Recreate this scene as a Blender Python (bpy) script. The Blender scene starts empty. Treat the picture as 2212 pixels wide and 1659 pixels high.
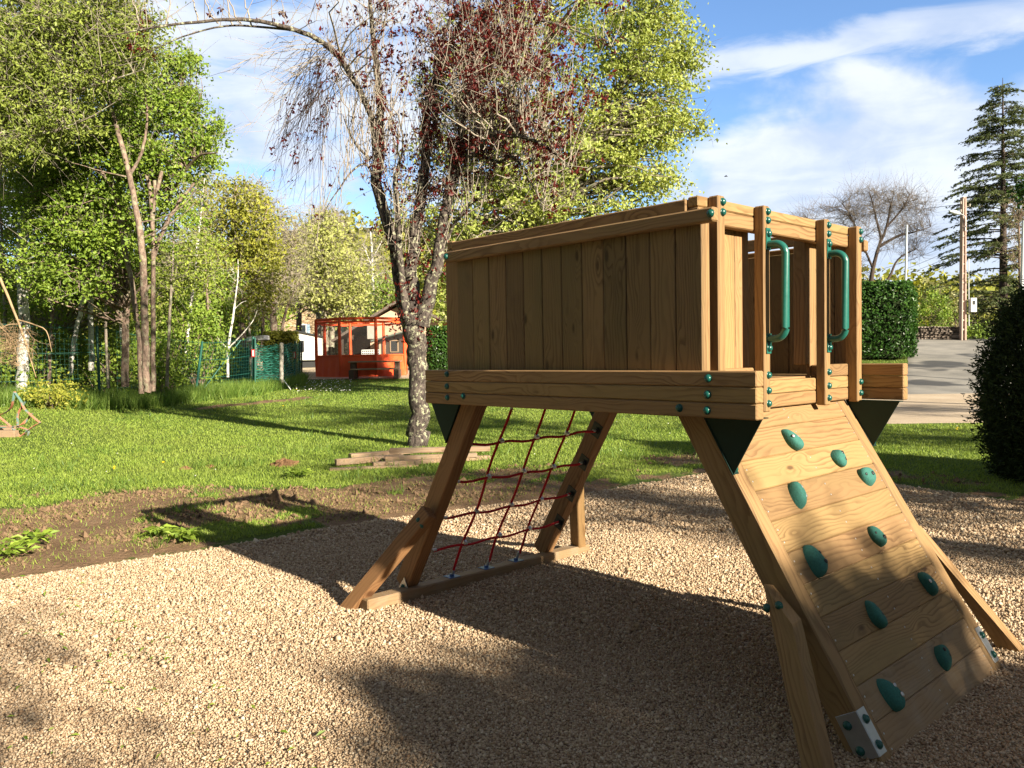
import bpy, math, random
import numpy as np
from mathutils import Matrix, Vector
R = np.random.default_rng(7)
random.seed(7)
S = bpy.context.scene
# ------------------------------------------------------------------ camera
CAM = np.array([0, 0, 1.55])
FWD = np.array([0, .99936241, -.03570396]); RGT = np.array([.99985678, -.00060425, -.01691317]); UPV = np.array([.01692396, .03569884, .99921928])
FV = 3029.22 / 3840 * 2212            # focal length in the 2212 px wide view used for measuring
cd = bpy.data.cameras.new('camera'); cam = bpy.data.objects.new('camera', cd); S.collection.objects.link(cam)
cd.sensor_width = 36; cd.lens = 36 * 3029.22 / 3840; cd.clip_start = .05; cd.clip_end = 3000
cam.matrix_world = Matrix([[RGT[i], UPV[i], -FWD[i], CAM[i]] for i in range(3)] + [[0, 0, 0, 1]])
S.camera = cam
# ------------------------------------------------------------------ sun, sky, exposure
SUN_EL, SUN_AZ = math.radians(23.6), math.radians(135.3)      # azimuth clockwise from +Y
SUN_STRENGTH, SKY_STRENGTH, EXPOSURE = 5.0, .058, 1.45
sd = Vector((math.sin(SUN_AZ) * math.cos(SUN_EL), math.cos(SUN_AZ) * math.cos(SUN_EL), math.sin(SUN_EL)))
ld = bpy.data.lights.new('sun', 'SUN'); ld.energy = SUN_STRENGTH; ld.angle = math.radians(.7); ld.color = (1, .90, .72)
sun = bpy.data.objects.new('sun', ld); S.collection.objects.link(sun); sun.rotation_euler = sd.to_track_quat('Z', 'Y').to_euler()
S.view_settings.view_transform = 'Standard'; S.view_settings.look = 'None'; S.view_settings.gamma = 1
S.view_settings.exposure = EXPOSURE; S.view_settings.use_curve_mapping = False
S.render.engine = 'CYCLES'
S.cycles.max_bounces = 6; S.cycles.diffuse_bounces = 3; S.cycles.glossy_bounces = 2; S.cycles.transmission_bounces = 4; S.cycles.transparent_max_bounces = 8
S.cycles.caustics_reflective = False; S.cycles.caustics_refractive = False

class NT:                              # tiny node-tree helper
    def __init__(s, t): s.t = t; t.nodes.clear()
    def n(s, typ, **k):
        nd = s.t.nodes.new(typ)
        for a, b in k.items():
            if a[0] == '_': nd.inputs[int(a[1:])].default_value = b
            else: setattr(nd, a, b)
        return nd
    def l(s, a, b): s.t.links.new(a, b)
    def put(s, sock, v):
        if hasattr(v, 'is_output'): s.l(v, sock)
        elif v is not None: sock.default_value = v
    def m(s, op, a, b=None, c=None, clamp=False):
        nd = s.n('ShaderNodeMath', operation=op, use_clamp=clamp)
        for i, v in enumerate((a, b, c)): s.put(nd.inputs[i], v)
        return nd.outputs[0]
    def v(s, op, a, b=None):
        nd = s.n('ShaderNodeVectorMath', operation=op); s.put(nd.inputs[0], a)
        if b is not None: s.put(nd.inputs[3 if op == 'SCALE' else 1], b)
        return nd.outputs['Value'] if op in ('LENGTH', 'DOT_PRODUCT', 'DISTANCE') else nd.outputs[0]
    def noise(s, vec, scale=1, detail=4, rough=.55, dist=0, out='Fac'):
        nd = s.n('ShaderNodeTexNoise'); s.put(nd.inputs['Vector'], vec)
        for k, x in (('Scale', scale), ('Detail', detail), ('Roughness', rough), ('Distortion', dist)): nd.inputs[k].default_value = x
        return nd.outputs[out]
    def ss(s, x, a, b):                # smoothstep
        nd = s.n('ShaderNodeMapRange', interpolation_type='SMOOTHSTEP'); s.put(nd.inputs[0], x); s.put(nd.inputs[1], a); s.put(nd.inputs[2], b); return nd.outputs[0]
    def mix(s, f, a, b, blend='MIX'):
        nd = s.n('ShaderNodeMix', data_type='RGBA', blend_type=blend); s.put(nd.inputs[0], f)
        s.put(nd.inputs[6], a if hasattr(a, 'is_output') else (*a, 1)[:4]); s.put(nd.inputs[7], b if hasattr(b, 'is_output') else (*b, 1)[:4]); return nd.outputs[2]
    def ramp(s, f, stops):
        nd = s.n('ShaderNodeValToRGB'); e = nd.color_ramp.elements
        while len(e) < len(stops): e.new(.5)
        for el, (p, c) in zip(e, stops): el.position = p; el.color = (*c, 1)[:4]
        s.put(nd.inputs[0], f); return nd.outputs[0]
    def attr(s, name, out='Vector'): return s.n('ShaderNodeAttribute', attribute_name=name).outputs[out]
    def xyz(s, v): nd = s.n('ShaderNodeSeparateXYZ'); s.put(nd.inputs[0], v); return nd.outputs
    def comb(s, x, y, z):
        nd = s.n('ShaderNodeCombineXYZ')
        for i, q in enumerate((x, y, z)): s.put(nd.inputs[i], q)
        return nd.outputs[0]
    def bump(s, h, strength=.3, dist=.01):
        nd = s.n('ShaderNodeBump'); nd.inputs['Strength'].default_value = strength; nd.inputs['Distance'].default_value = dist; s.put(nd.inputs['Height'], h); return nd.outputs[0]

W = bpy.data.worlds.new('World'); S.world = W; W.use_nodes = True
w = NT(W.node_tree)
sky = w.n('ShaderNodeTexSky', sky_type='NISHITA', sun_disc=False, sun_elevation=SUN_EL, sun_rotation=SUN_AZ, altitude=150, air_density=1.0, dust_density=.35, ozone_density=2.5)
gen = w.n('ShaderNodeTexCoord').outputs['Generated']
X, Y, Z = w.xyz(w.v('NORMALIZE', gen))
el = w.m('MULTIPLY', w.m('ARCSINE', Z), 57.2958)
az = w.m('MULTIPLY', w.m('ARCTAN2', X, Y), 57.2958)
pv = w.comb(w.m('MULTIPLY', az, .055), w.m('MULTIPLY', el, .13), 0)      # sky angles, flattened cells
n1 = w.noise(pv, 1.35, 9, .56, .25); n2 = w.noise(w.comb(w.m('MULTIPLY', az, .05), w.m('MULTIPLY', el, .2), 4.2), 2.2, 8, .6, .6)
# thin streak: a line rising gently to the right, and fading below the cumulus bank
sl = w.m('SUBTRACT', el, w.m('ADD', 18.55, w.m('MULTIPLY', w.m('SINE', w.m('MULTIPLY', w.m('SUBTRACT', az, 12), .13)), .5)))
streak = w.m('MULTIPLY', w.m('SUBTRACT', 1, w.ss(w.m('ABSOLUTE', w.m('ADD', sl, w.m('MULTIPLY', w.m('SUBTRACT', n2, .5), 3.2))), .35, 1.5)), w.ss(az, 9, 13))
top = w.m('ADD', 13.6, w.m('MULTIPLY', w.m('SUBTRACT', w.ss(az, 13, 22), .3), 3.6))          # edge of the bank at the right
top = w.m('SUBTRACT', w.m('SUBTRACT', top, w.m('MULTIPLY', w.ss(az, 28.5, 31), 1.8)), w.m('SUBTRACT', w.m('MULTIPLY', w.m('SUBTRACT', 1, w.ss(az, 8, 14)), 5), .9))
n3 = w.noise(w.comb(w.m('MULTIPLY', az, .055), w.m('MULTIPLY', el, .075), 2.), 3.4, 7, .5, .3)
bank = w.ss(w.m('ADD', w.m('SUBTRACT', top, el), w.m('ADD', w.m('MULTIPLY', w.m('SUBTRACT', n1, .5), 4), w.m('MULTIPLY', w.m('SUBTRACT', n3, .5), 10))), -1.6, 1.9)
bank = w.m('MULTIPLY', bank, w.ss(az, 5, 12))
left = w.m('MULTIPLY', w.ss(w.m('ADD', n1, w.m('MULTIPLY', w.m('SUBTRACT', n2, .5), .45)), .36, .56), w.m('SUBTRACT', 1, w.ss(az, -4, 6)))
front = w.m('SUBTRACT', 1, w.ss(w.m('ABSOLUTE', az), 42, 60))
low = w.m('SUBTRACT', 1, w.ss(el, 0, 9))
cl = w.m('MAXIMUM', w.m('MAXIMUM', w.m('MULTIPLY', streak, .82), w.m('MULTIPLY', bank, .92)), w.m('MAXIMUM', w.m('MULTIPLY', left, .88), w.m('MULTIPLY', low, .6)))
cl = w.m('MULTIPLY', cl, front)
ambient_cover = w.m('MULTIPLY', w.m('SUBTRACT', 1, w.m('MULTIPLY', front, w.m('SUBTRACT', 1, w.ss(el, 30, 45)))), w.m('ADD', .72, w.m('MULTIPLY', w.ss(n1, .4, .6), .2)))  # unseen dim neutral cloud around the view, added to tone the ambient light
shade = w.ss(w.m('ADD', w.m('MULTIPLY', n2, .35), w.m('ADD', w.m('MULTIPLY', n1, .25), w.m('MULTIPLY', n3, .4))), .36, .62)
ccol = w.mix(shade, (3.6, 4.25, 5.5), (5.6, 5.9, 6.35))
skyc = w.mix(1.0, sky.outputs[0], (1.0, 1.13, 1.3), 'MULTIPLY')
bgc = w.mix(cl, w.mix(1.0, skyc, (1.2, 1.2, 1.2), 'MULTIPLY'), w.mix(1.0, ccol, (1.14, 1.14, 1.14), 'MULTIPLY'))
bgc = w.mix(ambient_cover, bgc, (1.4, 1.36, 1.32))
bg = w.n('ShaderNodeBackground'); bg.inputs[1].default_value = SKY_STRENGTH; w.l(bgc, bg.inputs[0])
w.l(bg.outputs[0], w.n('ShaderNodeOutputWorld').inputs[0])

# ------------------------------------------------------------------ helpers
C = S.collection
def P(x, y, d):                        # a point of the place, from where it was measured in the 2212 px view and its depth
    return CAM + d * (FWD + RGT * (x - 1106) / FV + UPV * (829.5 - y) / FV)
def sst(x, a, b): t = np.clip((x - a) / (b - a), 0, 1); return t * t * (3 - 2 * t)
def _hash(i, j): v = np.sin(i * 127.1 + j * 311.7) * 43758.5453; return v - np.floor(v)
def vnoise(x, y):                      # value noise
    i, j = np.floor(x), np.floor(y); fx, fy = x - i, y - j; fx = fx * fx * (3 - 2 * fx); fy = fy * fy * (3 - 2 * fy)
    return (_hash(i, j) * (1 - fx) + _hash(i + 1, j) * fx) * (1 - fy) + (_hash(i, j + 1) * (1 - fx) + _hash(i + 1, j + 1) * fx) * fy
def fbm(x, y, o=4):
    s = 0; a = .5
    for k in range(o): s = s + a * vnoise(x * 2 ** k + 17 * k, y * 2 ** k - 9 * k); a /= 2
    return s
class MB:
    def __init__(s): s.v = []; s.f3 = []; s.f4 = []; s.g = []; s.n = 0; s.m3 = []; s.m4 = []; s.rest = []
    def add(s, v, f3=None, f4=None, g=None, mat=0):
        v = np.asarray(v, float).reshape(-1, 3)
        if f3 is not None and len(f3): f3 = np.asarray(f3, np.int64) + s.n; s.f3.append(f3); s.m3.append(np.full(len(f3), mat))
        if f4 is not None and len(f4): f4 = np.asarray(f4, np.int64) + s.n; s.f4.append(f4); s.m4.append(np.full(len(f4), mat))
        s.v.append(v); s.g.append(np.zeros_like(v) if g is None else np.asarray(g, float)); s.n += len(v); return s
    def build(s, name, mats, parent=None, smooth=False, attr=True, loc=None):
        me = bpy.data.meshes.new(name); v = np.concatenate(s.v)
        f3 = np.concatenate(s.f3) if s.f3 else np.zeros((0, 3), np.int64); f4 = np.concatenate(s.f4) if s.f4 else np.zeros((0, 4), np.int64)
        if loc is not None: v = v - np.asarray(loc)
        me.vertices.add(len(v)); me.vertices.foreach_set('co', v.astype(np.float32).ravel())
        nl = f3.size + f4.size; me.loops.add(nl); me.loops.foreach_set('vertex_index', np.concatenate([f3.ravel(), f4.ravel()]).astype(np.int32))
        npoly = len(f3) + len(f4); me.polygons.add(npoly)
        me.polygons.foreach_set('loop_start', np.concatenate([np.arange(len(f3)) * 3, f3.size + np.arange(len(f4)) * 4]).astype(np.int32))
        mi = np.concatenate([np.concatenate(x) if x else np.zeros(0) for x in (s.m3, s.m4)]).astype(np.int32)
        me.polygons.foreach_set('material_index', mi)
        if smooth: me.polygons.foreach_set('use_smooth', np.ones(npoly, bool))
        else: me.polygons.foreach_set('use_smooth', np.zeros(npoly, bool))
        if attr:
            a = me.attributes.new('gc', 'FLOAT_VECTOR', 'POINT'); a.data.foreach_set('vector', np.concatenate(s.g).astype(np.float32).ravel())
        me.update(calc_edges=True)
        for m in (mats if isinstance(mats, (list, tuple)) else [mats]): me.materials.append(m)
        o = bpy.data.objects.new(name, me); C.objects.link(o)
        if loc is not None: o.location = loc
        if parent is not None: o.parent = parent
        return o
    # a chamfered board: centre c, axes (3 unit vectors), full sizes; grain runs along the longest side
    def box(s, c, size, axes=None, b=.004, mat=0, off=None):
        c = np.asarray(c, float); h = np.asarray(size, float) / 2; ax = np.eye(3) if axes is None else np.asarray(axes, float)
        b = min(b, .3 * h.min()); loc = []
        for k in range(8):
            sg = np.array([1 if k >> i & 1 else -1 for i in range(3)])
            for a in range(3):
                q = sg * (h - b); q[a] = sg[a] * h[a]; loc.append(q)
        loc = np.array(loc); o = np.argsort(-h); g = loc[:, o] + (R.uniform(-9, 9, 3) if off is None else off)
        s.add(c + loc @ ax, BOX3, BOX4, g, mat); return s
    def beam(s, p0, p1, wd, ht, up=(0, 0, 1), b=.004, mat=0):   # wd across, ht along 'up'
        p0, p1 = np.asarray(p0, float), np.asarray(p1, float); d = p1 - p0; L = np.linalg.norm(d); d = d / L
        sd_ = np.cross(up, d); sd_ /= np.linalg.norm(sd_); u = np.cross(d, sd_)
        return s.box((p0 + p1) / 2, (L, wd, ht), np.array([d, sd_, u]), b, mat)
    def tubes(s, Pn, Rn, n=4, mat=0, cap=True):    # Pn (N,K,3), Rn (N,K)
        Pn = np.asarray(Pn, float); Rn = np.asarray(Rn, float)
        if Pn.ndim == 2: Pn = Pn[None]; Rn = Rn.reshape(1, -1)
        N, K, _ = Pn.shape
        t = np.gradient(Pn, axis=1); t /= np.linalg.norm(t, axis=2, keepdims=True) + 1e-9
        ref = np.where(np.abs(t.mean(1)[:, 2:3]) > .8, np.array([[1., .13, 0]]), np.array([[.07, .05, 1.]]))[:, None, :]
        b1 = np.cross(t, ref); b1 /= np.linalg.norm(b1, axis=2, keepdims=True) + 1e-9; b2 = np.cross(t, b1)
        th = np.arange(n) / n * 2 * np.pi
        ring = Pn[:, :, None, :] + Rn[:, :, None, None] * (np.cos(th)[None, None, :, None] * b1[:, :, None, :] + np.sin(th)[None, None, :, None] * b2[:, :, None, :])
        i = np.arange(N)[:, None, None] * K * n + np.arange(K - 1)[None, :, None] * n; j = np.arange(n)[None, None, :]; j2 = (j + 1) % n
        f = np.stack([i + j, i + j2, i + n + j2, i + n + j], -1).reshape(-1, 4)
        L = np.concatenate([np.zeros((N, 1)), np.cumsum(np.linalg.norm(np.diff(Pn, axis=1), axis=2), 1)], 1)
        g = np.stack([np.broadcast_to(L[:, :, None], (N, K, n)), Rn[:, :, None] * np.cos(th), Rn[:, :, None] * np.sin(th)], -1) + R.uniform(-9, 9, (N, 1, 1, 3))
        f4 = [f]
        if cap and n == 4:
            a = np.arange(N)[:, None] * K * n; f4 += [a + np.array([[3, 2, 1, 0]]), a + (K - 1) * n + np.array([[0, 1, 2, 3]])]
        s.add(ring.reshape(-1, 3), None, np.concatenate(f4), g.reshape(-1, 3), mat)
        if cap and n > 4:
            for q in range(N):
                for k, sg in ((0, -1), (K - 1, 1)):
                    idx = np.arange(n); v = ring[q, k]; c = v.mean(0)
                    f3 = np.stack([idx, (idx + 1) % n, np.full(n, n)], 1) if sg > 0 else np.stack([(idx + 1) % n, idx, np.full(n, n)], 1)
                    s.add(np.concatenate([v, c[None]]), f3, None, None, mat)
        return s
    def tube(s, pts, rads, n=8, mat=0, sub=0):
        pts = np.asarray(pts, float); rads = np.broadcast_to(np.asarray(rads, float), (len(pts),))
        if sub: pts, rads = spline(pts, rads, sub)
        return s.tubes(pts, rads, n, mat)
    def prism(s, poly, d, mat=0):      # poly (K,3) extruded by vector d, convex or fan-able
        poly = np.asarray(poly, float); K = len(poly); d = np.asarray(d, float); v = np.concatenate([poly, poly + d])
        nrm = np.cross(poly[1] - poly[0], poly[2] - poly[0]); flip = nrm @ d > 0
        f3 = [[0, i, i + 1] for i in range(1, K - 1)]; f3b = [[K, K + i + 1, K + i] for i in range(1, K - 1)]; f4 = [[i, i + K, (i + 1) % K + K, (i + 1) % K] for i in range(K)]
        F3 = np.array(f3 + f3b); F4 = np.array(f4)
        if flip: F3 = F3[:, ::-1]; F4 = F4[:, ::-1]
        s.add(v, F3, F4, v + R.uniform(-3, 3, 3), mat); return s
    def leaves(s, c, size, nrm=None, dirv=None, aspect=.6, mat=0, fold=.15):   # diamond leaves
        c = np.asarray(c, float); N = len(c); size = np.broadcast_to(np.asarray(size, float), (N,))[:, None]
        if nrm is None: nrm = R.normal(size=(N, 3)) + np.array([0, 0, .55])
        nrm = nrm / (np.linalg.norm(nrm, axis=1, keepdims=True) + 1e-9)
        if dirv is None: dirv = R.normal(size=(N, 3)) + np.array([0, 0, -.35])
        t = dirv - nrm * (dirv * nrm).sum(1, keepdims=True); t /= np.linalg.norm(t, axis=1, keepdims=True) + 1e-9; b = np.cross(nrm, t)
        v = np.stack([c - t * size * .5, c + b * size * aspect * .5 + nrm * size * fold, c + t * size * .5, c - b * size * aspect * .5 + nrm * size * fold], 1)
        s.add(v.reshape(-1, 3), None, np.arange(N * 4).reshape(N, 4), None, mat); return s
    def dome(s, c, ax, r, h, n=10, mat=0, k=4):      # cap with axis ax
        c = np.asarray(c, float); ax = np.asarray(ax, float); ax = ax / np.linalg.norm(ax)
        rf = np.array([0, 0, 1.]) if abs(ax[2]) < .8 else np.array([1., 0, 0]); b1 = np.cross(ax, rf); b1 /= np.linalg.norm(b1); b2 = np.cross(ax, b1)
        th = np.arange(n) / n * 2 * np.pi; rings = [np.zeros((n, 3)) + c + r * (np.cos(th)[:, None] * b1 + np.sin(th)[:, None] * b2)]
        for i in range(k):
            a = (i + .4) / k * np.pi / 2; rings.append(c + ax * h * (.25 + .75 * np.sin(a)) + r * np.cos(a) * (np.cos(th)[:, None] * b1 + np.sin(th)[:, None] * b2))
        v = np.concatenate(rings + [(c + ax * h)[None]]); f4 = [[i * n + j, i * n + (j + 1) % n, (i + 1) * n + (j + 1) % n, (i + 1) * n + j] for i in range(k) for j in range(n)]
        f3 = [[k * n + j, k * n + (j + 1) % n, (k + 1) * n] for j in range(n)]
        s.add(v, np.array(f3), np.array(f4), None, mat); return s
def _boxtopo():
    f4 = []; f3 = []
    pos = np.array([[1 if k >> i & 1 else -1 for i in range(3)] for k in range(8)], float); V = []
    for k in range(8):
        for a in range(3): q = pos[k] * .8; q[a] = pos[k][a]; V.append(q)
    V = np.array(V)
    for a in range(3):
        o = [i for i in range(3) if i != a]
        for sg in (0, 1):
            ks = [(sg << a) | (x << o[0]) | (y << o[1]) for x, y in ((0, 0), (1, 0), (1, 1), (0, 1))]; f4.append([k * 3 + a for k in ks])
    for a in range(3):
        for b in range(a + 1, 3):
            c = 3 - a - b
            for sa in (0, 1):
                for sb in (0, 1):
                    k0 = (sa << a) | (sb << b); k1 = k0 | (1 << c); f4.append([k0 * 3 + a, k1 * 3 + a, k1 * 3 + b, k0 * 3 + b])
    for k in range(8): f3.append([k * 3, k * 3 + 1, k * 3 + 2])
    def fix(f):
        p = V[f]; n = np.cross(p[1] - p[0], p[2] - p[0]); return f if n @ p.mean(0) > 0 else f[::-1]
    return np.array([fix(f) for f in f3]), np.array([fix(f) for f in f4])
BOX3, BOX4 = _boxtopo()
def spline(pts, rads, sub=4):          # Catmull-Rom
    p = np.concatenate([[2 * pts[0] - pts[1]], pts, [2 * pts[-1] - pts[-2]]]); out = []; ro = []
    for i in range(1, len(p) - 2):
        for k in range(sub):
            t = k / sub; out.append(.5 * ((2 * p[i]) + (-p[i - 1] + p[i + 1]) * t + (2 * p[i - 1] - 5 * p[i] + 4 * p[i + 1] - p[i + 2]) * t * t + (-p[i - 1] + 3 * p[i] - 3 * p[i + 1] + p[i + 2]) * t ** 3)); ro.append(rads[i - 1] * (1 - t) + rads[i] * t)
    return np.array(out + [pts[-1]]), np.array(ro + [rads[-1]])
def tag(o, label=None, cat=None, group=None, kind=None):
    if label: o['label'] = label
    if cat: o['category'] = cat
    if group: o['group'] = group
    if kind: o['kind'] = kind
    return o
def empty(name, loc=(0, 0, 0), rz=0):
    o = bpy.data.objects.new(name, None); C.objects.link(o); o.location = loc; o.rotation_euler = (0, 0, rz); o.empty_display_size = .2; return o
def thing(name, label, cat, loc=(0, 0, 0), rz=0, group=None): return tag(empty(name, [float(q) for q in loc], rz), label, cat, group)

# ------------------------------------------------------------------ materials
MATS = {}
def mat(name, fn):
    m = bpy.data.materials.new(name); m.use_nodes = True; t = NT(m.node_tree); out = t.n('ShaderNodeOutputMaterial'); t.l(fn(t), out.inputs[0]); MATS[name] = m; return m
def bsdf(t, col, rough=.6, metal=0, nrm=None, spec=.5):
    b = t.n('ShaderNodeBsdfPrincipled'); t.put(b.inputs['Base Color'], col if hasattr(col, 'is_output') else (*col, 1)); t.put(b.inputs['Roughness'], rough); b.inputs['Metallic'].default_value = metal
    b.inputs['Specular IOR Level'].default_value = spec
    if nrm is not None: t.l(nrm, b.inputs['Normal'])
    return b.outputs[0]
def isl(t): return t.n('ShaderNodeNewGeometry').outputs['Random Per Island']
def objc(t): return t.n('ShaderNodeTexCoord').outputs['Object']
def wood(name, light, dark, green, knot=.5, wear=0., rough=.62):
    def f(t):
        g = t.attr('gc'); L, a, b = t.xyz(g); r = isl(t)
        n0 = t.noise(t.comb(t.m('MULTIPLY', L, 1.3), t.m('MULTIPLY', a, 6), t.m('MULTIPLY', b, 6)), 1, 3, .5)
        n1 = t.noise(t.comb(t.m('MULTIPLY', L, 4), t.m('MULTIPLY', a, 30), t.m('MULTIPLY', b, 30)), 1, 3, .6)
        fine = t.noise(t.comb(t.m('MULTIPLY', L, 9), t.m('MULTIPLY', a, 380), t.m('MULTIPLY', b, 380)), 1, 2, .6)
        vo = t.n('ShaderNodeTexVoronoi', feature='F1'); t.l(t.comb(t.m('MULTIPLY', L, 3.6), t.m('MULTIPLY', a, 9), t.m('MULTIPLY', b, 3)), vo.inputs['Vector']); vo.inputs['Scale'].default_value = 1
        keep = t.m('GREATER_THAN', t.xyz(vo.outputs['Color'])[0], 1 - knot)
        kd = t.m('ADD', vo.outputs['Distance'], t.m('MULTIPLY', t.m('SUBTRACT', n1, .5), .1))
        kn = t.m('MULTIPLY', keep, t.m('SUBTRACT', 1, t.ss(kd, .05, .15))); kw = t.m('MULTIPLY', keep, t.m('SUBTRACT', 1, t.ss(kd, .05, .5)))
        rad = t.m('ADD', t.m('ADD', t.m('MULTIPLY', a, 1.0), t.m('MULTIPLY', b, .8)), t.m('ADD', t.m('MULTIPLY', n0, .2), t.m('MULTIPLY', kw, .05)))
        rad = t.m('ADD', rad, t.m('MULTIPLY', n1, .006))
        ring = t.m('FRACT', t.m('MULTIPLY', rad, t.m('ADD', 34, t.m('MULTIPLY', t.m('FRACT', t.m('MULTIPLY', r, 3.7)), 34))))
        late = t.m('MULTIPLY', t.ss(ring, .35, .88), t.m('SUBTRACT', 1, t.ss(ring, .9, 1)))
        c = t.mix(t.m('MULTIPLY', late, t.m('ADD', .22, t.m('MULTIPLY', t.ss(t.noise(t.comb(t.m('MULTIPLY', L, .8), t.m('MULTIPLY', a, 5), t.m('MULTIPLY', b, 5)), 2, 3, .6), .38, .62), .55))), light, dark)
        c = t.mix(t.m('MULTIPLY', t.ss(n0, .45, .75), .5), c, green)
        c = t.mix(t.m('MULTIPLY', t.ss(fine, .5, .8), .18), c, dark)
        c = t.mix(t.m('MULTIPLY', kn, .8), c, (dark[0] * .45, dark[1] * .4, dark[2] * .4))
        if wear:
            gr = t.noise(g, 7, 4, .6); c = t.mix(t.m('MULTIPLY', t.ss(gr, .4, .75), wear), c, (.30, .25, .19))
        blot = t.noise(t.comb(t.m('MULTIPLY', L, .9), t.m('MULTIPLY', a, 3), t.m('MULTIPLY', b, 3)), 3, 5, .65); c = t.mix(t.m('MULTIPLY', t.ss(blot, .5, .72), .3), c, (dark[0] * .8, dark[1] * .85, dark[2]))
        h = t.n('ShaderNodeHueSaturation'); t.l(c, h.inputs['Color']); t.l(t.m('ADD', .78, t.m('MULTIPLY', r, .42)), h.inputs['Value']); t.l(t.m('ADD', .492, t.m('MULTIPLY', t.m('FRACT', t.m('MULTIPLY', r, 7.3)), .016)), h.inputs['Hue'])
        return bsdf(t, h.outputs[0], rough, 0, t.bump(t.m('ADD', t.m('MULTIPLY', late, -.6), fine), .22, .003), .35)
    return mat(name, f)
M_wood = wood('treated_pine', (.285, .176, .076), (.14, .074, .028), (.22, .155, .062), .6)
M_panel = wood('treated_pine_panel', (.22, .140, .060), (.10, .056, .022), (.16, .118, .048), .7)  # side boards darkened and greened: shade put into the colour, with some weathering
M_leg = wood('leg_pine', (.262, .142, .061), (.145, .068, .027), (.215, .126, .052), .4)
M_base = wood('dusty_pine', (.265, .176, .09), (.155, .092, .042), (.235, .174, .095), .4, .4)
M_old = wood('weathered_timber', (.34, .23, .14), (.18, .11, .06), (.30, .23, .15), .6, .6, .8)
M_darkwood = wood('dark_stained_timber', (.10, .06, .04), (.05, .03, .02), (.09, .06, .04), .4, .2, .7)
def plain(name, col, rough=.5, metal=0, var=.12, sc=14, bump=.1, spec=.5):
    def f(t):
        n = t.noise(objc(t), sc, 5, .6); c = t.mix(n, tuple(q * (1 - var * 1.6) for q in col), tuple(min(1, q * (1 + var * 1.2)) for q in col))
        return bsdf(t, c, t.m('ADD', rough - .06, t.m('MULTIPLY', n, .12)), metal, t.bump(n, bump, .004), spec)
    return mat(name, f)
M_cap = plain('green_plastic', (.008, .085, .068), .28, 0, .1, 40, .02)
M_handle = plain('green_coated_tube', (.016, .125, .098), .34, 0, .15, 60, .06)
M_brk = plain('dark_green_steel', (.005, .024, .018), .55, 0, .25, 20, .1, .25)
M_steel = plain('galvanised_steel', (.55, .56, .58), .42, .85, .15, 30, .06)
M_black = plain('black_plastic', (.012, .013, .014), .4, 0, .2, 40, .05)
M_blue = plain('blue_zinc_plate', (.10, .19, .42), .3, .7, .2, 40, .05)
M_hold = plain('green_resin_hold', (.03, .15, .122), .85, 0, .35, 130, .5)
M_concrete = plain('concrete', (.44, .40, .35), .9, 0, .2, 9, .3)
M_polec = plain('pinkish_concrete', (.50, .37, .31), .9, 0, .15, 5, .3)
M_whitep = plain('white_paint', (.72, .72, .70), .5, 0, .08, 6, .05)
M_greyp = plain('pale_grey_metal', (.60, .64, .66), .4, .3, .1, 6, .03)
M_fgreen = plain('fence_green_metal', (.014, .10, .075), .45, 0, .2, 20, .05)
M_net = plain('green_netting', (.02, .20, .145), .6, 0, .3, 3, .05)
M_rust = mat('rusty_teal_iron', lambda t: bsdf(t, t.mix(t.ss(t.noise(objc(t), 5, 5, .6), .42, .56), (.10, .19, .17), (.42, .16, .09)), .75, 0, t.bump(t.noise(objc(t), 30, 3), .4, .004)))
def f(t):
    g = t.attr('gc'); L, a, b = t.xyz(g); s_ = t.m('SINE', t.m('ADD', t.m('MULTIPLY', L, 520), t.m('MULTIPLY', t.m('ARCTAN2', a, b), 3)))
    return bsdf(t, t.mix(t.ss(s_, -1, 1), (.34, .008, .014), (.62, .018, .03)), .75, 0, t.bump(s_, .5, .002), .3)
M_rope = mat('red_rope', f)
def orange(t):
    n = t.noise(objc(t), 2.5, 5, .6); return bsdf(t, t.mix(n, (.70, .055, .014), (.95, .135, .022)), .55, 0, t.bump(t.noise(objc(t), 4, 3, .5, .6), .5, .06))
M_orange = mat('orange_canvas', orange)
def bark(name, a, b, lich, la=.5, sc=5):
    def f(t):
        p = objc(t); x, y, z = t.xyz(p); q = t.comb(x, y, t.m('MULTIPLY', z, .45)); n = t.noise(q, sc * 3, 6, .7); l1 = t.noise(p, sc * 1.7, 5, .65, .4)
        c = t.mix(t.ss(n, .35, .65), a, b); c = t.mix(t.m('MULTIPLY', t.ss(l1, .57 - .12 * la, .63 - .1 * la), .9), c, lich)
        return bsdf(t, c, .9, 0, t.bump(t.m('ADD', n, t.m('MULTIPLY', l1, .5)), .8, .02), .2)
    return mat(name, f)
M_barkP = bark('plum_bark', (.028, .022, .02), (.13, .105, .09), (.34, .34, .23), .22, 8)
M_twigP = plain('pale_twig', (.36, .31, .25), .85, 0, .3, 8, .1, .2)
M_twigD = plain('dark_twig', (.075, .055, .045), .85, 0, .3, 8, .1, .2)
M_twigM = plain('grey_twig', (.17, .14, .115), .85, 0, .3, 8, .1, .2)
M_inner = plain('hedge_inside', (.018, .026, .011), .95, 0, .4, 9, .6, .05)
M_barkG = bark('grey_bark', (.12, .10, .08), (.30, .25, .20), (.36, .36, .26), .4, 3)
M_barkB = bark('brown_bark', (.10, .07, .055), (.30, .215, .17), (.30, .27, .19), .4, 4)
M_birch = bark('birch_bark', (.10, .09, .08), (.60, .57, .52), (.75, .73, .68), 1.0, 3)
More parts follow.
